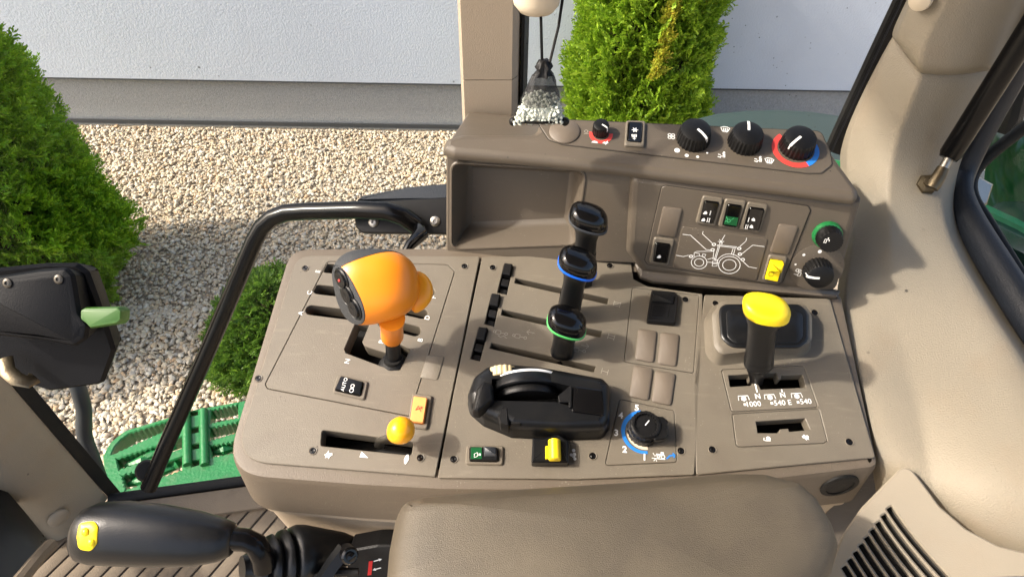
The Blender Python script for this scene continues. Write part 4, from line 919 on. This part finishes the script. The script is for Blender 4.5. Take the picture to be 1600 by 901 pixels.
for q in [(134, 830), (143, 846)]:
    hit = bvh.ray_cast(CAM, ray(*q).normalized()); b = MB(); b.lathe(hit[0] + TOC * .0016, TOC * .8 - RT * .5, [(.0046, -.001), (.0040, .001), (.0022, .0022), (.0005, .0026)], 14); obj('button_dot', b, 'yellow', yo)
b = MB(); b.tube([at(358, 841, .735), at(385, 843, .735), at(400, 850, .737), at(410, 868, .742), at(412, 885, .75)], [.0125, .0120, .0120, .0122, .0125], 16); obj('stem', b, 'tube_black', hd)
b = MB(); bax = (-RT * .80 + UPV * .05 + TOC * .60).normalized(); b.lathe(at(462, 872, .790), bax, [(.006, -.085), (.020, -.06), (.030, -.03), (.036, -.012), (.0375, -.002), (.0355, .004), (.0285, .007), (.0350, .012), (.0335, .017), (.0255, .021), (.0315, .026), (.0300, .031), (.0220, .035), (.0275, .040), (.0255, .046), (.0180, .049), (.0150, .052), (.0135, .060)], 36); obj('bellows_boot', b, 'black_satin', hd, smooth=50)
lk = thing('lever_bracket', at(560, 890, .80), 'dark metal linkage bracket with a red mark and white arrows, left of the armrest', 'bracket')
b = MB(); pl_ = Pl(at(585, 885, .80), RT, UPV * .8 + TOC * .2); b.puff(pl_, pl_.poly([(545, 858), (590, 850), (640, 850), (640, 930), (540, 930)], .003), [(0, -.03), (0, 0), (.002, .002)]); obj('plate', b, 'black', lk)
b = MB(); b.flat(pl_, pl_.poly([(577, 874), (583, 873), (581, 895), (575, 896)]), [], .0026); obj('red_mark', b, 'red_label', lk, smooth=0)
sym(pl_, 'arrow_mark', (590, 874.5), (597, 872.5), [[(-.9, 0), (.4, 0)]], 'white', lk, .0014, .0027, [[(.3, .35), (1, 0), (.3, -.35)]]); sym(pl_, 'arrow_mark', (589, 888), (582, 890), [[(-.9, 0), (.4, 0)]], 'white', lk, .0014, .0027, [[(.3, .35), (1, 0), (.3, -.35)]])
b = MB(); b.tube([at(538, 857, .77), at(520, 880, .765), at(500, 910, .76)], [.010, .0095, .009], 4, flat=.6); obj('link_arm', b, 'black_satin', lk)
b = MB(); b.lathe(at(545, 866, .765), TOC * .8 + RT * .5, [(.010, -.01), (.010, .004), (.008, .006), (.0055, .006), (.005, .010), (.001, .011)], 16); obj('pivot_bolt', b, 'black_gloss', lk)
b = MB(); b.tube([at(470, 905, .77), at(520, 893, .772), at(560, 893, .775)], [.005, .006, .005], 8); obj('cable', b, 'rubber', lk)

# ================================================================== CAB SHELL
FZ = 1.35
cabf = thing('cab_floor', onz(300, 820, FZ), 'brown ribbed rubber mat on the cab floor behind the hand lever', 'floor mat')
fpl = Pl(onz(300, 820, FZ), (1, 0, 0), (0, 1, 0))
b = MB(); b.puff(fpl, fpl.poly([(60, 848), (172, 779), (372, 752), (620, 752), (620, 1050), (-120, 1050)]), [(0, -.03), (0, 0)]); obj('mat', b, 'mat_floor', cabf, smooth=0)
g0, g1 = fpl.uv(372, 790), fpl.uv(318, 850); gdv = (g1 - g0).normalized(); gn = Vector((-gdv.y, gdv.x)); gn = gn if gn.x > 0 else -gn
stp = abs((fpl.uv(398, 790) - g0).dot(gn)); top0 = fpl.uv(180, 826); top1 = fpl.uv(420, 786); tv = (top1 - top0)
for i in range(-9, 10):
    a0 = g0 + gn * (stp * i)
    def cut(p): # start on the border line of the ribbed field
        den = gdv.x * tv.y - gdv.y * tv.x; t = ((top0.x - p.x) * tv.y - (top0.y - p.y) * tv.x) / den; return p + gdv * t
    p, q = cut(a0 + gn * .0025), cut(a0 + gn * (stp - .0025)); b = MB()
    b.puff(fpl, rpoly([p, q, q + gdv * .6, p + gdv * .6]), [(0, .0005), (0, .004), (.0012, .005)]); obj('mat_rib', b, 'mat_floor', cabf)
b = MB(); b.flat(fpl, fpl.poly([(185, 826), (430, 783), (430, 960), (-120, 960), (100, 850)]), [], .0012); obj('mat_field', b, 'groove', cabf, smooth=0)
b = MB(); sp_ = [onz(172, 779, FZ + .012), onz(372, 752, FZ + .012), onz(520, 730, FZ + .012)]; 
sill = thing('door_sill', sp_[0], 'black rubber door seal on a taupe sill above the green step', 'sill')
b.tube(sp_, .012, 10); obj('seal', b, 'rubber', sill)
b = MB(); dvec = (sp_[1] - sp_[0]).normalized(); inn = Vector((dvec.y, -dvec.x, 0))
c_ = (sp_[0] + sp_[2]) / 2 + inn * .045 - UP * .012; b.box(c_, dvec, inn, UP, (sp_[2] - sp_[0]).length / 2, .028, .012); obj('sill_trim', b, 'mat_floor', sill)
# A pillar
ap = thing('front_pillar', onz(125, 815, FZ), 'beige front cab pillar with a round plug at its foot, left edge', 'pillar')
a_l, a_r = onz(76, 846, FZ), onz(168, 776, FZ); inn2 = Vector(((a_r - a_l).y, -(a_r - a_l).x, 0)).normalized()
if (CAM - a_l).dot(inn2) < 0: inn2 = -inn2
sec = [a_l - inn2 * .03, a_l, a_l.lerp(a_r, .12) + inn2 * .018, a_l.lerp(a_r, .35) + inn2 * .028, a_l.lerp(a_r, .62) + inn2 * .016, a_l.lerp(a_r, .85) + inn2 * .012, a_r + inn2 * .002, a_r - inn2 * .05, a_l - inn2 * .06]
lean = Vector((-.03, .01, 1))
b = MB(); b.loft([[p + lean * h for p in sec] for h in (0, .25, .6, 1.0, 1.5)]); obj('pillar_trim', b, 'beige', ap)
pq = ray(80, 813); 
pc = a_l.lerp(a_r, .33) + inn2 * .027 + lean * .075; b = MB(); b.lathe(pc, inn2, [(.020, 0), (.020, .004), (.016, .0075), (.004, .009)], 24); obj('plug', b, 'beige_smooth', ap)
b = MB(); sr = a_r + (a_r - a_l).normalized() * .016; b.loft([[p + lean * h for p in (sr - (a_r - a_l).normalized() * .015 + inn2 * .004, sr + inn2 * .006 + (a_r - a_l).normalized() * .008, sr - inn2 * .04 + (a_r - a_l).normalized() * .01, sr - inn2 * .04 - (a_r - a_l).normalized() * .015)] for h in (-.01, .6, 1.5)]); obj('door_seal', b, 'rubber', ap)
b = MB(); sl_ = a_l - (a_r - a_l).normalized() * .012; b.tube([sl_ + lean * h for h in (-.02, .4, 1.0, 1.5)], .012, 8); obj('windscreen_seal', b, 'rubber', ap)
# dark kick panel left of the floor
kp = thing('kick_panel', onz(20, 870, FZ), 'black moulded kick panel in the lower left corner', 'panel')
KR = [[(-160, 600, 1.38), (-10, 742, 1.30), (40, 800, 1.28), (80, 850, 1.26)], [(-160, 760, 1.22), (-20, 800, 1.22), (20, 832, 1.22), (58, 872, 1.20)], [(-160, 990, .98), (-60, 990, 1.0), (-20, 980, 1.02), (14, 925, 1.10)]]
b = MB(); b.loft([[at(*q) for q in r_] + [at(q[0], q[1], q[2] + .03) for q in r_[::-1]] for r_ in KR]); obj('panel_shell', b, 'black_satin', kp)
b = MB(); b.tube([at(80, 850, 1.25), at(60, 870, 1.21), at(20, 920, 1.10)], .012, 8); obj('edge_trim', b, 'mat_floor', kp)

# door: glass, grab rail, latch
dg0, dg1 = onz(170, 772, FZ + .03), onz(520, 728, FZ + .03)
ddir = (dg1 - dg0).normalized(); dout = Vector((-ddir.y, ddir.x, 0))
door = thing('cab_door', dg0, 'clear glass cab door between the front pillar and the centre post', 'door')
BP = at(764, 205, .985)                       # centre post foot
t0 = dg0; t1 = Vector((BP.x - .04, BP.y + .05, FZ + .03)); lo0 = dg0 + dout * .02
b = MB(); q0, q1 = Vector((dg0.x, dg0.y, FZ + .02)), Vector((BP.x + .01, BP.y + .075, FZ + .02)); 
b.add([q0, q1, q1 + Vector((0, 0, 1.75)), q0 + Vector((-.04, .02, 1.75))], [(0, 1, 2, 3)]); obj('glass_pane', b, 'glass', door, smooth=0, recalc=False)
rail = thing('grab_rail', at(228, 766, 1.30), 'bent black tubular grab rail on the inside of the door', 'rail')
pts = [at(232, 762, 1.32), at(262, 690, 1.30), at(330, 535, 1.24), at(385, 405, 1.19), at(398, 375, 1.18), at(410, 354, 1.172), at(426, 340, 1.165), at(448, 332, 1.16), at(480, 330, 1.15), at(560, 328, 1.12), at(605, 330, 1.10), at(630, 338, 1.10), at(650, 352, 1.11)]
b = MB(); b.tube(pts, [.0150] * len(pts), 18); obj('tube', b, 'tube_black', rail, smooth=80)
b = MB(); b.lathe(at(230, 735, 1.36), ray(230, 735), [(.018, -.03), (.022, -.02), (.018, -.012), (.022, -.004), (.018, .004), (.020, .02)], 20); obj('rubber_foot', b, 'rubber', rail)
lat = thing('door_latch', at(630, 340, 1.14), 'black door latch bracket with two screws beside the dash', 'latch')
lpl = Pl(at(630, 340, 1.13), FX, UPV)
b = MB(); b.puff(lpl, lpl.poly([(553, 335), (556, 316), (700, 308), (705, 366), (566, 364), (557, 356)], .004), [(0, -.02), (0, 0), (.002, .002)]); obj('bracket', b, 'black', lat)
b = MB(); hp = Pl(at(630, 300, 1.15), FX, FA * .9 + UP * .42); b.puff(hp, hp.poly([(552, 314), (568, 303), (640, 290), (720, 283), (720, 312), (640, 312)], .010), [(.003, -.02), (0, -.014), (0, -.006), (.003, 0)]); obj('outer_handle', b, 'frame_grey', lat)
for q in [(584, 347), (680, 346)]:
    b = MB(); b.lathe(lpl.p(*q, .002), lpl.n, [(.0085, 0), (.0085, .002), (.006, .0035), (.003, .0035), (.0025, .001), (.0005, .001)], 16); obj('screw', b, 'steel', lat)
b = MB(); b.tube([at(655, 356, 1.09), at(658, 366, 1.07), at(640, 384, 1.05), at(632, 398, 1.05)], [.009, .012, .008, .007], 10); obj('plunger', b, 'black_gloss', lat)

# centre post with hook
cp = thing('centre_post', BP, 'taupe centre post between the door glass and the side window', 'pillar')
bt_, tp_ = at(765, 214, .985), at(763, -60, .985 - .26)
bl_, br_ = at(724, 214, .985), at(807, 214, .985); wv = (br_ - bl_); back = (FA * .05)
def psec(h): 
    o = Vector((0, 0, h)); k = wv * .08
    return [bl_ + o, bl_ + k - FA * .012 + o, br_ - k - FA * .012 + o, br_ + o, br_ + back + o, bl_ + back + o]
seam = .095
b = MB(); b.loft([psec(-.12), psec(seam - .0006)]); obj('lower_trim', b, 'pillar', cp)
b = MB(); b.loft([psec(seam + .0006), psec(.75)]); obj('upper_trim', b, 'pillar', cp)
b = MB(); wv2 = wv.normalized(); b.loft([[q + wv2 * .003 + FA * .006 + Vector((0, 0, h)) for q in (br_, br_ + wv2 * .004, br_ + wv2 * .004 + back, br_ + back)] for h in (-.1, .75)]); obj('glass_seal', b, 'rubber', cp)
b = MB(); b.box(at(825, 200, 1.0), FX, FA, UP, .009, .012, .022); obj('clip', b, 'steel', cp)
hk = at(838, 8, .70); b = MB(); b.lathe(hk + UP * .008, -UP, [(.0245, -.03), (.0245, 0), (.0235, .006), (.018, .013), (.008, .017), (.001, .018)], 28); obj('hook_knob', b, 'cream', cp)

# air freshener pouch
pcn = -(CM.transposed() @ (hk - CAM)).z + .03
fr = thing('air_freshener', at(845, 190, .724), 'black gauze sachet of white beads hanging from the post by black ribbons', 'sachet')
def pouch(y, xl, xr, dep, th, wob=0.0, n=28):
    c = at((xl + xr) / 2, y, dep); s = dep / FPX; out = []
    for k in range(n):
        a = 2 * math.pi * k / n; ca, sa = math.cos(a), math.sin(a); w_ = 1 + wob * math.sin(7 * a + y)
        out.append(c + RT * (math.copysign(abs(ca) ** .8, ca) * (xr - xl) / 2 * s * w_) + FA * (sa * th * w_))
    return out
PR = [(94, 843, 857, .70, .004, .25), (103, 838, 862, .702, .007, .3), (110, 841, 858, .704, .006, .2), (117, 834, 863, .706, .008, .25), (130, 827, 868, .71, .011, .12), (145, 819, 872, .714, .014, .06), (156, 814, 875, .717, .017, .03), (168, 808, 880, .72, .019, .02), (182, 801, 884, .724, .017, 0), (192, 798, 886, .726, .006, 0)]
b = MB(); b.loft([pouch(*p) for p in PR[3:7]], False, False); obj('gauze_top', b, 'organza', fr, smooth=60)
b = MB(); b.loft([pouch(*p) for p in PR[6:]], False, True); obj('gauze_bag', b, 'organza_thin', fr, smooth=60)
b = MB(); b.loft([pouch(*p) for p in PR[:4]]); obj('knot', b, 'black', fr, smooth=60)
b = MB(); b.loft([pouch(p[0], p[1] + 7, p[2] - 7, p[3], p[4] * .7) for p in ((156, 822, 868, .717, .015), (162, 814, 873, .718, .017), (170, 808, 879, .72, .018), (182, 803, 883, .724, .015), (188, 804, 881, .725, .007))]); obj('bead_core', b, 'bead', fr, smooth=60)  # solid pale core added so the gaps between beads stay bright
v0, f0 = ico(1); b = MB(); rb = random.Random(4)
for i in range(900):
    y = 148 + 42 * rb.random() ** .8; xl, xr, dep, thk = [np.interp(y, [p[0] for p in PR], [p[k] for p in PR]) for k in (1, 2, 3, 4)]
    x = xl + (xr - xl) * rb.uniform(.05, .95); yy = y + abs(x - 843) * .16 * (1 - (y - 150) / 40); q = at(x, min(yy, 190), dep) + FA * (rb.uniform(-.8, .8) * thk * .9); r_ = rb.uniform(.0014, .0021)
    b.add([q + Vector(v) * r_ for v in v0], [tuple(f) for f in f0])
obj('beads', b, 'bead', fr, smooth=180, kind='stuff', recalc=False)
for pa in ([at(845, 20, .69), at(846, 60, .695), at(847, 98, .70)], [at(880, -8, .69), at(873, 40, .693), at(859, 98, .70)]):
    b = MB(); b.tube(pa, [.0017] * 3, 6, flat=.4); obj('ribbon', b, 'black', fr)
for q in [(802, 190, .724), (883, 190, .724)]:
    b = MB(); b.lathe(at(*q), TOC, [(.001, -.004), (.0042, -.003), (.0046, .001), (.003, .004), (.001, .005)], 12); obj('corner', b, 'black', fr)
b = MB(); b.tube([at(800, 191, .722), at(842, 192, .712), at(885, 191, .722)], [.0016] * 3, 6); obj('hem', b, 'black', fr)

# side window glass and rear corner
sw_ = thing('side_window', at(1060, 210, 1.05), 'speckled clear side window between the centre post and the rear corner', 'window')
g0_ = br_ + wv2 * .006 + FA * .03; g1_ = at(1318, 235, 1.03)
g1_.z = g0_.z; b = MB(); b.add([g0_ - UP * .05, g1_ - UP * .05, g1_ + UP * .6 , g0_ + UP * .6], [(0, 1, 2, 3)]); obj('glass_pane', b, 'glass_dirty', sw_, smooth=0, recalc=False)
b = MB(); fp = [(1304, 238, .99), (1340, 160, .94), (1375, 85, .895), (1420, -10, .84), (1450, -70, .80)]
b.loft([[at(x - 12, y - 5, d + .03), at(x - 4, y, d - .004), at(x + 18, y + 8, d - .006), at(x + 24, y + 10, d + .04)] for x, y, d in fp]); obj('window_frame', b, 'black', sw_)
b = MB(); b.tube([at(x - 9, y - 4, d + .012) for x, y, d in fp], .007, 8); obj('window_seal', b, 'rubber', sw_)

rc = thing('rear_corner_trim', at(1400, 600, .80), 'textured beige corner trim curving from the rear pillar down beside the console', 'trim')
def net(name, rows, m, parent, sub=3, crease={}):
    b = MB(); n = len(rows[0]); b.add([at(*q) for r in rows for q in r], [(i * n + j, i * n + j + 1, (i + 1) * n + j + 1, (i + 1) * n + j) for i in range(len(rows) - 1) for j in range(n - 1)])
    o = obj(name, b, m, parent, smooth=180, sub=sub, recalc=False)
    me = o.data; at_ = me.attributes.new('crease_edge', 'FLOAT', 'EDGE')
    for e in me.edges:
        i0, i1 = e.vertices; c0, c1 = i0 % n, i1 % n
        if c0 == c1 and c0 in crease: at_.data[e.index].value = crease[c0]
    return o
net('lower_trim', [
 [(1396, 30, .90), (1402, 38, .88), (1424, 70, .865), (1446, 92, .855), (1492, 95, .86), (1548, 86, .87), (1570, 75, .91)],
 [(1392, 52, .885), (1396, 60, .86), (1418, 92, .84), (1440, 117, .825), (1490, 120, .835), (1545, 110, .85), (1566, 98, .89)],
 [(1350, 130, .93), (1356, 140, .905), (1382, 160, .88), (1415, 180, .865), (1465, 185, .88), (1520, 180, .895), (1540, 170, .93)],
 [(1306, 225, .99), (1315, 232, .96), (1345, 240, .93), (1388, 255, .90), (1432, 262, .905), (1472, 262, .915), (1496, 255, .95)],
 [(1318, 300, .985), (1330, 305, .95), (1355, 315, .92), (1388, 330, .885), (1430, 335, .885), (1470, 325, .895), (1488, 318, .94)],
 [(1326, 370, .93), (1338, 375, .905), (1358, 390, .88), (1392, 410, .86), (1440, 410, .86), (1484, 380, .87), (1496, 366, .92)],
 [(1300, 465, .88), (1312, 470, .858), (1345, 480, .845), (1398, 495, .835), (1462, 490, .83), (1532, 462, .84), (1546, 446, .89)],
 [(1322, 560, .825), (1336, 562, .805), (1365, 572, .795), (1420, 585, .79), (1495, 580, .785), (1585, 545, .79), (1600, 528, .84)],
 [(1345, 650, .785), (1358, 652, .765), (1388, 660, .755), (1445, 670, .75), (1530, 655, .735), (1632, 620, .74), (1650, 604, .79)],
 [(1362, 722, .76), (1376, 724, .735), (1405, 735, .728), (1455, 760, .715), (1540, 750, .68), (1680, 700, .68), (1730, 680, .74)],
 [(1372, 790, .80), (1385, 792, .775), (1420, 796, .755), (1480, 822, .725), (1560, 825, .675), (1700, 800, .65), (1760, 780, .70)],
 [(1380, 880, .80), (1395, 885, .785), (1430, 890, .77), (1510, 890, .735), (1610, 890, .69), (1740, 900, .65), (1800, 890, .70)],
], 'beige', rc, crease={1: .75, 3: .55, 5: .8})
ru = thing('rear_pillar_cover', at(1490, 60, .82), 'upper beige rear pillar cover with a round knob, top right corner', 'trim')
net('pillar_cover', [
 [(1470, -120, .79), (1480, -115, .765), (1530, -110, .74), (1580, -110, .735), (1650, -110, .74), (1700, -110, .77)],
 [(1424, -20, .84), (1432, -14, .80), (1480, 0, .78), (1520, 0, .775), (1590, -10, .785), (1640, -20, .83)],
 [(1394, 45, .87), (1402, 50, .832), (1440, 72, .81), (1490, 78, .808), (1560, 65, .815), (1592, 50, .86)],
 [(1392, 56, .88), (1400, 64, .842), (1436, 108, .82), (1490, 112, .822), (1548, 104, .83), (1574, 88, .87)],
 [(1393, 58, .89), (1402, 68, .858), (1438, 116, .84), (1492, 119, .845), (1548, 110, .85), (1573, 93, .885)],
], 'beige', ru, crease={1: .8, 2: .6, 4: .7})
kq = at(1440, -2, .792); kd = (CAM - kq).normalized() * .7 + Vector((-.3, -.3, -.2)); b = MB(); b.lathe(kq, kd, [(.012, -.006), (.013, .004), (.0115, .010), (.006, .013), (.001, .0135)], 22); obj('knob', b, 'cream', ru)
vp0, vp1, vp2 = at(1400, 752, .722), at(1330, 905, .70), at(1560, 880, .665)
V = Pl(vp0, vp2 - vp0 + (vp0 - vp1) * .6, vp0 - vp1)
vn = thing('vent_panel', V.p(1420, 830), 'smooth beige vent panel with curved slots at the lower right', 'vent')
slots = []
def bez(p0, p1, p2, n=7): return [(p0[0] * (1 - t) ** 2 + 2 * p1[0] * t * (1 - t) + p2[0] * t * t, p0[1] * (1 - t) ** 2 + 2 * p1[1] * t * (1 - t) + p2[1] * t * t) for t in [k / n for k in range(n + 1)]]
for i in range(9):
    x0, y0 = 1389 - i * 8.8, 792 + i * 11.5
    L_ = bez((x0, y0), (x0 + 32, y0 + 52), (x0 + 108 - i * 3, y0 + 130)); w0 = 5.2
    up_ = [V.uv(x + w0 * .75, y - w0 * .5) for x, y in L_]; lo_ = [V.uv(x - w0 * .75, y + w0 * .5) for x, y in L_]
    slots.append(rpoly(up_ + lo_[::-1], .0012, 3))
VO = V.poly([(1408, 729), (1424, 732), (1440, 752), (1468, 790), (1510, 826), (1560, 852), (1640, 872), (1700, 985), (1270, 985), (1288, 905), (1300, 880), (1318, 832), (1346, 792)], .010)
b = MB(); b.plate(V, VO, slots, 0, .012, .0015, .012); obj('vent_plate', b, 'beige_smooth', vn)
b = MB(); b.flat(V, offset(VO, -.01), [], -.0125); obj('vent_back', b, 'slot_shade', vn, smooth=0)
b = MB(); b.puff(Pl(at(1330, 800, .84), RT, UPV), [Vector(q) for q in [(-.16, -.2), (.12, -.2), (.12, .10), (-.16, .10)]], [(0, -.04), (0, 0)]); obj('under_panel', b, 'console_body', rc)
# rear window: frame, seal, glass, strut
rw = thing('rear_window', at(1540, 380, .95), 'dark grey framed rear window with a rounded corner at the right edge', 'window')
fpth = [(1640, -40, .80), (1590, 95, .87), (1540, 190, .93), (1505, 262, .965), (1497, 300, .955), (1513, 345, .925), (1564, 428, .865), (1620, 515, .815), (1700, 630, .76)]
def smoothpath(P, n=5):
    out = []; P = [Vector(p) for p in P]
    for i in range(len(P) - 1):
        a, b_, c, d = P[max(i - 1, 0)], P[i], P[i + 1], P[min(i + 2, len(P) - 1)]
        for k in range(n):
            t = k / n; out.append(.5 * ((2 * b_) + (c - a) * t + (2 * a - 5 * b_ + 4 * c - d) * t * t + (3 * b_ - a - 3 * c + d) * t ** 3))
    return out + [P[-1]]
fw_ = smoothpath([at(*q) for q in fpth]); b = MB(); b.tube(fw_, .021, 10, flat=.8); obj('frame', b, 'frame_grey', rw, smooth=80)
sp2 = smoothpath([at(*q) for q in [(1680, 140, .90), (1600, 200, .94), (1545, 244, .965), (1520, 275, .975), (1520, 308, .965), (1545, 350, .94), (1600, 440, .89), (1660, 540, .84)]]); b = MB(); b.tube(sp2, .0085, 10); obj('seal', b, 'rubber', rw, smooth=80)
b = MB(); b.add([at(1500, 285, .985), at(1640, 540, .855), at(1760, 400, .86), at(1680, -40, .86)], [(0, 1, 2, 3)]); obj('glass_pane', b, 'glass', rw, smooth=0, recalc=False)
gs_ = thing('gas_strut', at(1452, 290, .88), 'black gas strut with a metal ball joint on the beige pillar', 'strut')
b = MB(); b.tube([at(1481, 248, .88), at(1486, 240, .878), at(1562, 120, .815), at(1650, -20, .75)], [.0110, .0135, .0135, .0135], 18); obj('cylinder', b, 'tube_black', gs_)
b = MB(); b.tube([at(1486, 240, .88), at(1472, 266, .885)], .0058, 12); obj('rod', b, 'steel', gs_)
b = MB(); b.tube([at(1474, 262, .884), at(1468, 274, .886), at(1460, 286, .888), at(1455, 294, .889)], [.0072, .0085, .0095, .0085], 14); obj('socket', b, 'brass', gs_)
b = MB(); b.lathe(at(1449, 287, .893), TOC * .6 - RT * .2 + UPV * .1, [(.0135, -.012), (.0135, .0), (.012, .003), (.006, .004), (.0055, .008)], 6); obj('nut', b, 'brass', gs_)
# rear wiper arm seen in the rear window, outside
wa = thing('wiper_arm', at(1590, 150, 1.05), 'black arm outside the rear window near the right edge', 'arm')
b = MB(); b.tube([at(1575, 205, 1.06), at(1590, 150, 1.03), at(1640, 40, .98)], [.016, .014, .012], 8); obj('arm_bar', b, 'black', wa)

# ================================================================== CONTROL BOX ON THE FRONT PILLAR
cb = thing('control_box', at(80, 590, .98), 'black control box with a green tab on the front pillar', 'control box')
bx = Pl(at(60, 470, .90), RT, UPV * .95 + TOC * .1)
b = MB(); b.puff(bx, bx.poly([(-60, 440), (60, 421), (100, 418), (112, 430), (122, 490), (136, 508), (132, 530), (114, 542), (60, 532), (-60, 520)], .008), [(.016, -.06), (.012, -.05), (0, -.008), (.003, -.002), (.008, 0)]); obj('front_housing', b, 'box_black', cb)
bx2 = Pl(at(100, 510, .955), RT, UPV * .9 + TOC * .25)
b = MB(); b.puff(bx2, bx2.poly([(-60, 425), (70, 412), (118, 412), (136, 425), (152, 468), (178, 548), (160, 598), (150, 602), (74, 612), (40, 600), (-40, 570)], .008), [(.022, -.05), (.014, -.045), (0, -.006), (.004, 0)]); obj('rear_housing', b, 'box_black', cb)
for q in [(12, 442), (92, 436)]:
    b = MB(); b.lathe(bx.p(*q), bx.n, [(.0062, -.002), (.0062, .0015), (.004, .003), (.0025, .003), (.002, .001), (.0003, .001)], 14); obj('screw', b, 'screw', cb)
gp = Pl(at(155, 497, .905), RT, UPV); b = MB(); b.puff(gp, gp.poly([(124, 484), (132, 480), (184, 479), (190, 485), (189, 500), (183, 506), (140, 513), (132, 505), (124, 500)], .004), [(0, -.02), (0, -.004), (.002, -.0005), (.004, 0)]); obj('tab', b, 'green_tab', cb)
b = MB(); b.tube([at(8, 560, .95), at(12, 580, .94), at(26, 592, .935), at(44, 596, .94), at(54, 590, .95)], .010, 8, flat=.35); obj('clamp_strap', b, 'brass', cb)

# ================================================================== OUTSIDE THE DOOR: STEP, HOSE, FENDER
SZ = 1.15
st = thing('boarding_step', onz(260, 700, SZ), 'green cast metal boarding step with toothed slots outside the door', 'step')
stp_ = Pl(onz(260, 700, SZ), (1, 0, 0), (0, 1, 0))
def teeth(pts, amp=.0035, pitch=.012):
    out = []
    for i in range(len(pts)):
        a, b_ = pts[i], pts[(i + 1) % len(pts)]; d = b_ - a; n = max(1, int(d.length / pitch)); q = Vector((-d.y, d.x)).normalized()
        for k in range(n): out.append(a + d * (k / n)); out.append(a + d * ((k + .5) / n) + q * amp * (1 if n > 3 else 0))
    return rpoly(out)
SO = stp_.poly([(160, 712), (172, 690), (195, 672), (300, 640), (420, 618), (520, 606), (540, 760), (420, 785), (200, 822), (180, 800), (166, 752)], .02)
sh = [[(174, 709), (179, 697), (189, 686), (204, 675), (284, 650), (284, 664), (250, 676), (183, 706)], [(182, 716), (262, 690), (284, 682), (284, 699), (262, 707), (186, 733)], [(190, 742), (260, 722), (284, 713), (284, 734), (196, 765)],
      [(297, 643), (309, 641), (309, 647), (297, 649)], [(298, 669), (310, 666), (310, 674), (299, 676)], [(299, 695), (311, 692), (311, 699), (299, 701)], [(299, 720), (311, 718), (311, 725), (300, 728)],
      [(330, 640), (372, 631), (372, 652), (328, 661)], [(328, 668), (372, 658), (372, 675), (327, 688)], [(328, 696), (372, 688), (372, 706), (332, 714)]]
hl = [rpoly(teeth([stp_.uv(*p) for p in (q if area([stp_.uv(*p) for p in q]) > 0 else q[::-1])])) for q in sh]
b = MB(); b.plate(stp_, SO, hl, 0, .05, .003, .045); obj('tread', b, 'tractor_green', st)
for x in (291, 318):
    b = MB(); b.tube([stp_.p(x, 640, .004), stp_.p(x + 2, 726, .004)], .011, 10); obj('tread_rib', b, 'tractor_green', st)
for k, (x0, y0, x1, y1) in enumerate([(196, 728, 250, 712), (200, 757, 246, 742), (268, 730, 284, 720), (330, 708, 372, 698), (200, 724, 276, 698), (206, 752, 280, 728)]):
    b = MB(); b.tube([stp_.p(x0, y0, -.03), stp_.p((x0 + x1) / 2, (y0 + y1) / 2, -.022), stp_.p(x1, y1, -.03)], [.006, .016, .006], 8); obj('tread_web', b, 'tractor_green', st)
ho = thing('hose', at(140, 700, 1.5), 'dark grey hose outside the door, beside the front pillar', 'hose')
b = MB(); b.tube(smoothpath([at(116, 590, 1.45), at(124, 612, 1.46), at(131, 640, 1.48), at(132, 680, 1.5), at(146, 720, 1.52), at(160, 760, 1.55)]), .016, 12); obj('hose_tube', b, 'hose', ho, smooth=80)
# rear mudguard: a curved strip beyond the side window
fd = thing('mudguard', at(1200, 200, 1.3), 'dark green rear mudguard just beyond the side window', 'mudguard')
b = MB(); arc = []
mg = [(1040, 212, 1.45), (1080, 194, 1.44), (1120, 184, 1.43), (1170, 179, 1.42), (1220, 178, 1.41), (1270, 181, 1.40), (1330, 190, 1.39), (1420, 215, 1.38), (1520, 260, 1.36), (1640, 330, 1.33)]
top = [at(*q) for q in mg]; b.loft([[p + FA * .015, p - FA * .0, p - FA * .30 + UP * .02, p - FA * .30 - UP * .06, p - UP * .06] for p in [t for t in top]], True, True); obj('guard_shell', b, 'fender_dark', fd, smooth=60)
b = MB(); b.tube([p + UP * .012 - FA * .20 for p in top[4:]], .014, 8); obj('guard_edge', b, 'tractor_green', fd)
# lamp housing and green bodywork seen through the rear window
rb_ = thing('rear_fender', at(1570, 360, 1.15), 'dark glossy green bodywork seen through the rear window', 'fender')
b = MB(); g = []
for i in range(9):
    t = i / 8; row = []
    for j in range(7):
        s = j / 6; row.append(at(1515 + 200 * s + 30 * (1 - t), 200 + 330 * t, 1.25 + .12 * math.sin(s * 3) - .25 * t + .06 * math.sin(t * 5)))
    g.append(row)
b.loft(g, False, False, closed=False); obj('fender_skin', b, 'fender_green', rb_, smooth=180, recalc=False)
b = MB(); b.puff(Pl(at(1530, 300, 1.08), RT, UPV), [Vector(q) for q in [(-.012, -.03), (.012, -.02), (.022, .012), (.0, .024), (-.012, .02)]], [(0, -.03), (0, 0), (.004, .004)]); obj('lamp_housing', b, 'steel', rb_)

# unseen roof shaped for the light and seat edge
rf = thing('shade_roof', (0, .2, 3.1), 'unseen cab roof, cut short for the sun, with a grey headliner', 'roof')  # out of view, put in to shade the cab; front shortened for sun
b = MB(); b.box((.22, .05, 3.14), FX, FA, UP, .75, .95, .05); obj('roof_shell', b, 'tractor_green', rf)
b = MB(); b.box((.22, .05, 3.075), FX, FA, UP, .72, .92, .012); obj('roof_lining', b, 'headliner', rf)
se = thing('seat_cushion', at(1560, 930, .5), 'grey patterned seat fabric at the bottom right corner', 'seat')
b = MB(); spl = Pl(at(1560, 930, .50), RT, UPV * .7 - TOC * .7); b.puff(spl, spl.poly([(1478, 915), (1500, 899), (1560, 895), (1640, 893), (1700, 1000), (1480, 1000)], .01), [(.0, -.012), (0, -.006), (.003, -.001), (.008, 0)]); obj('cushion', b, 'fabric', se)
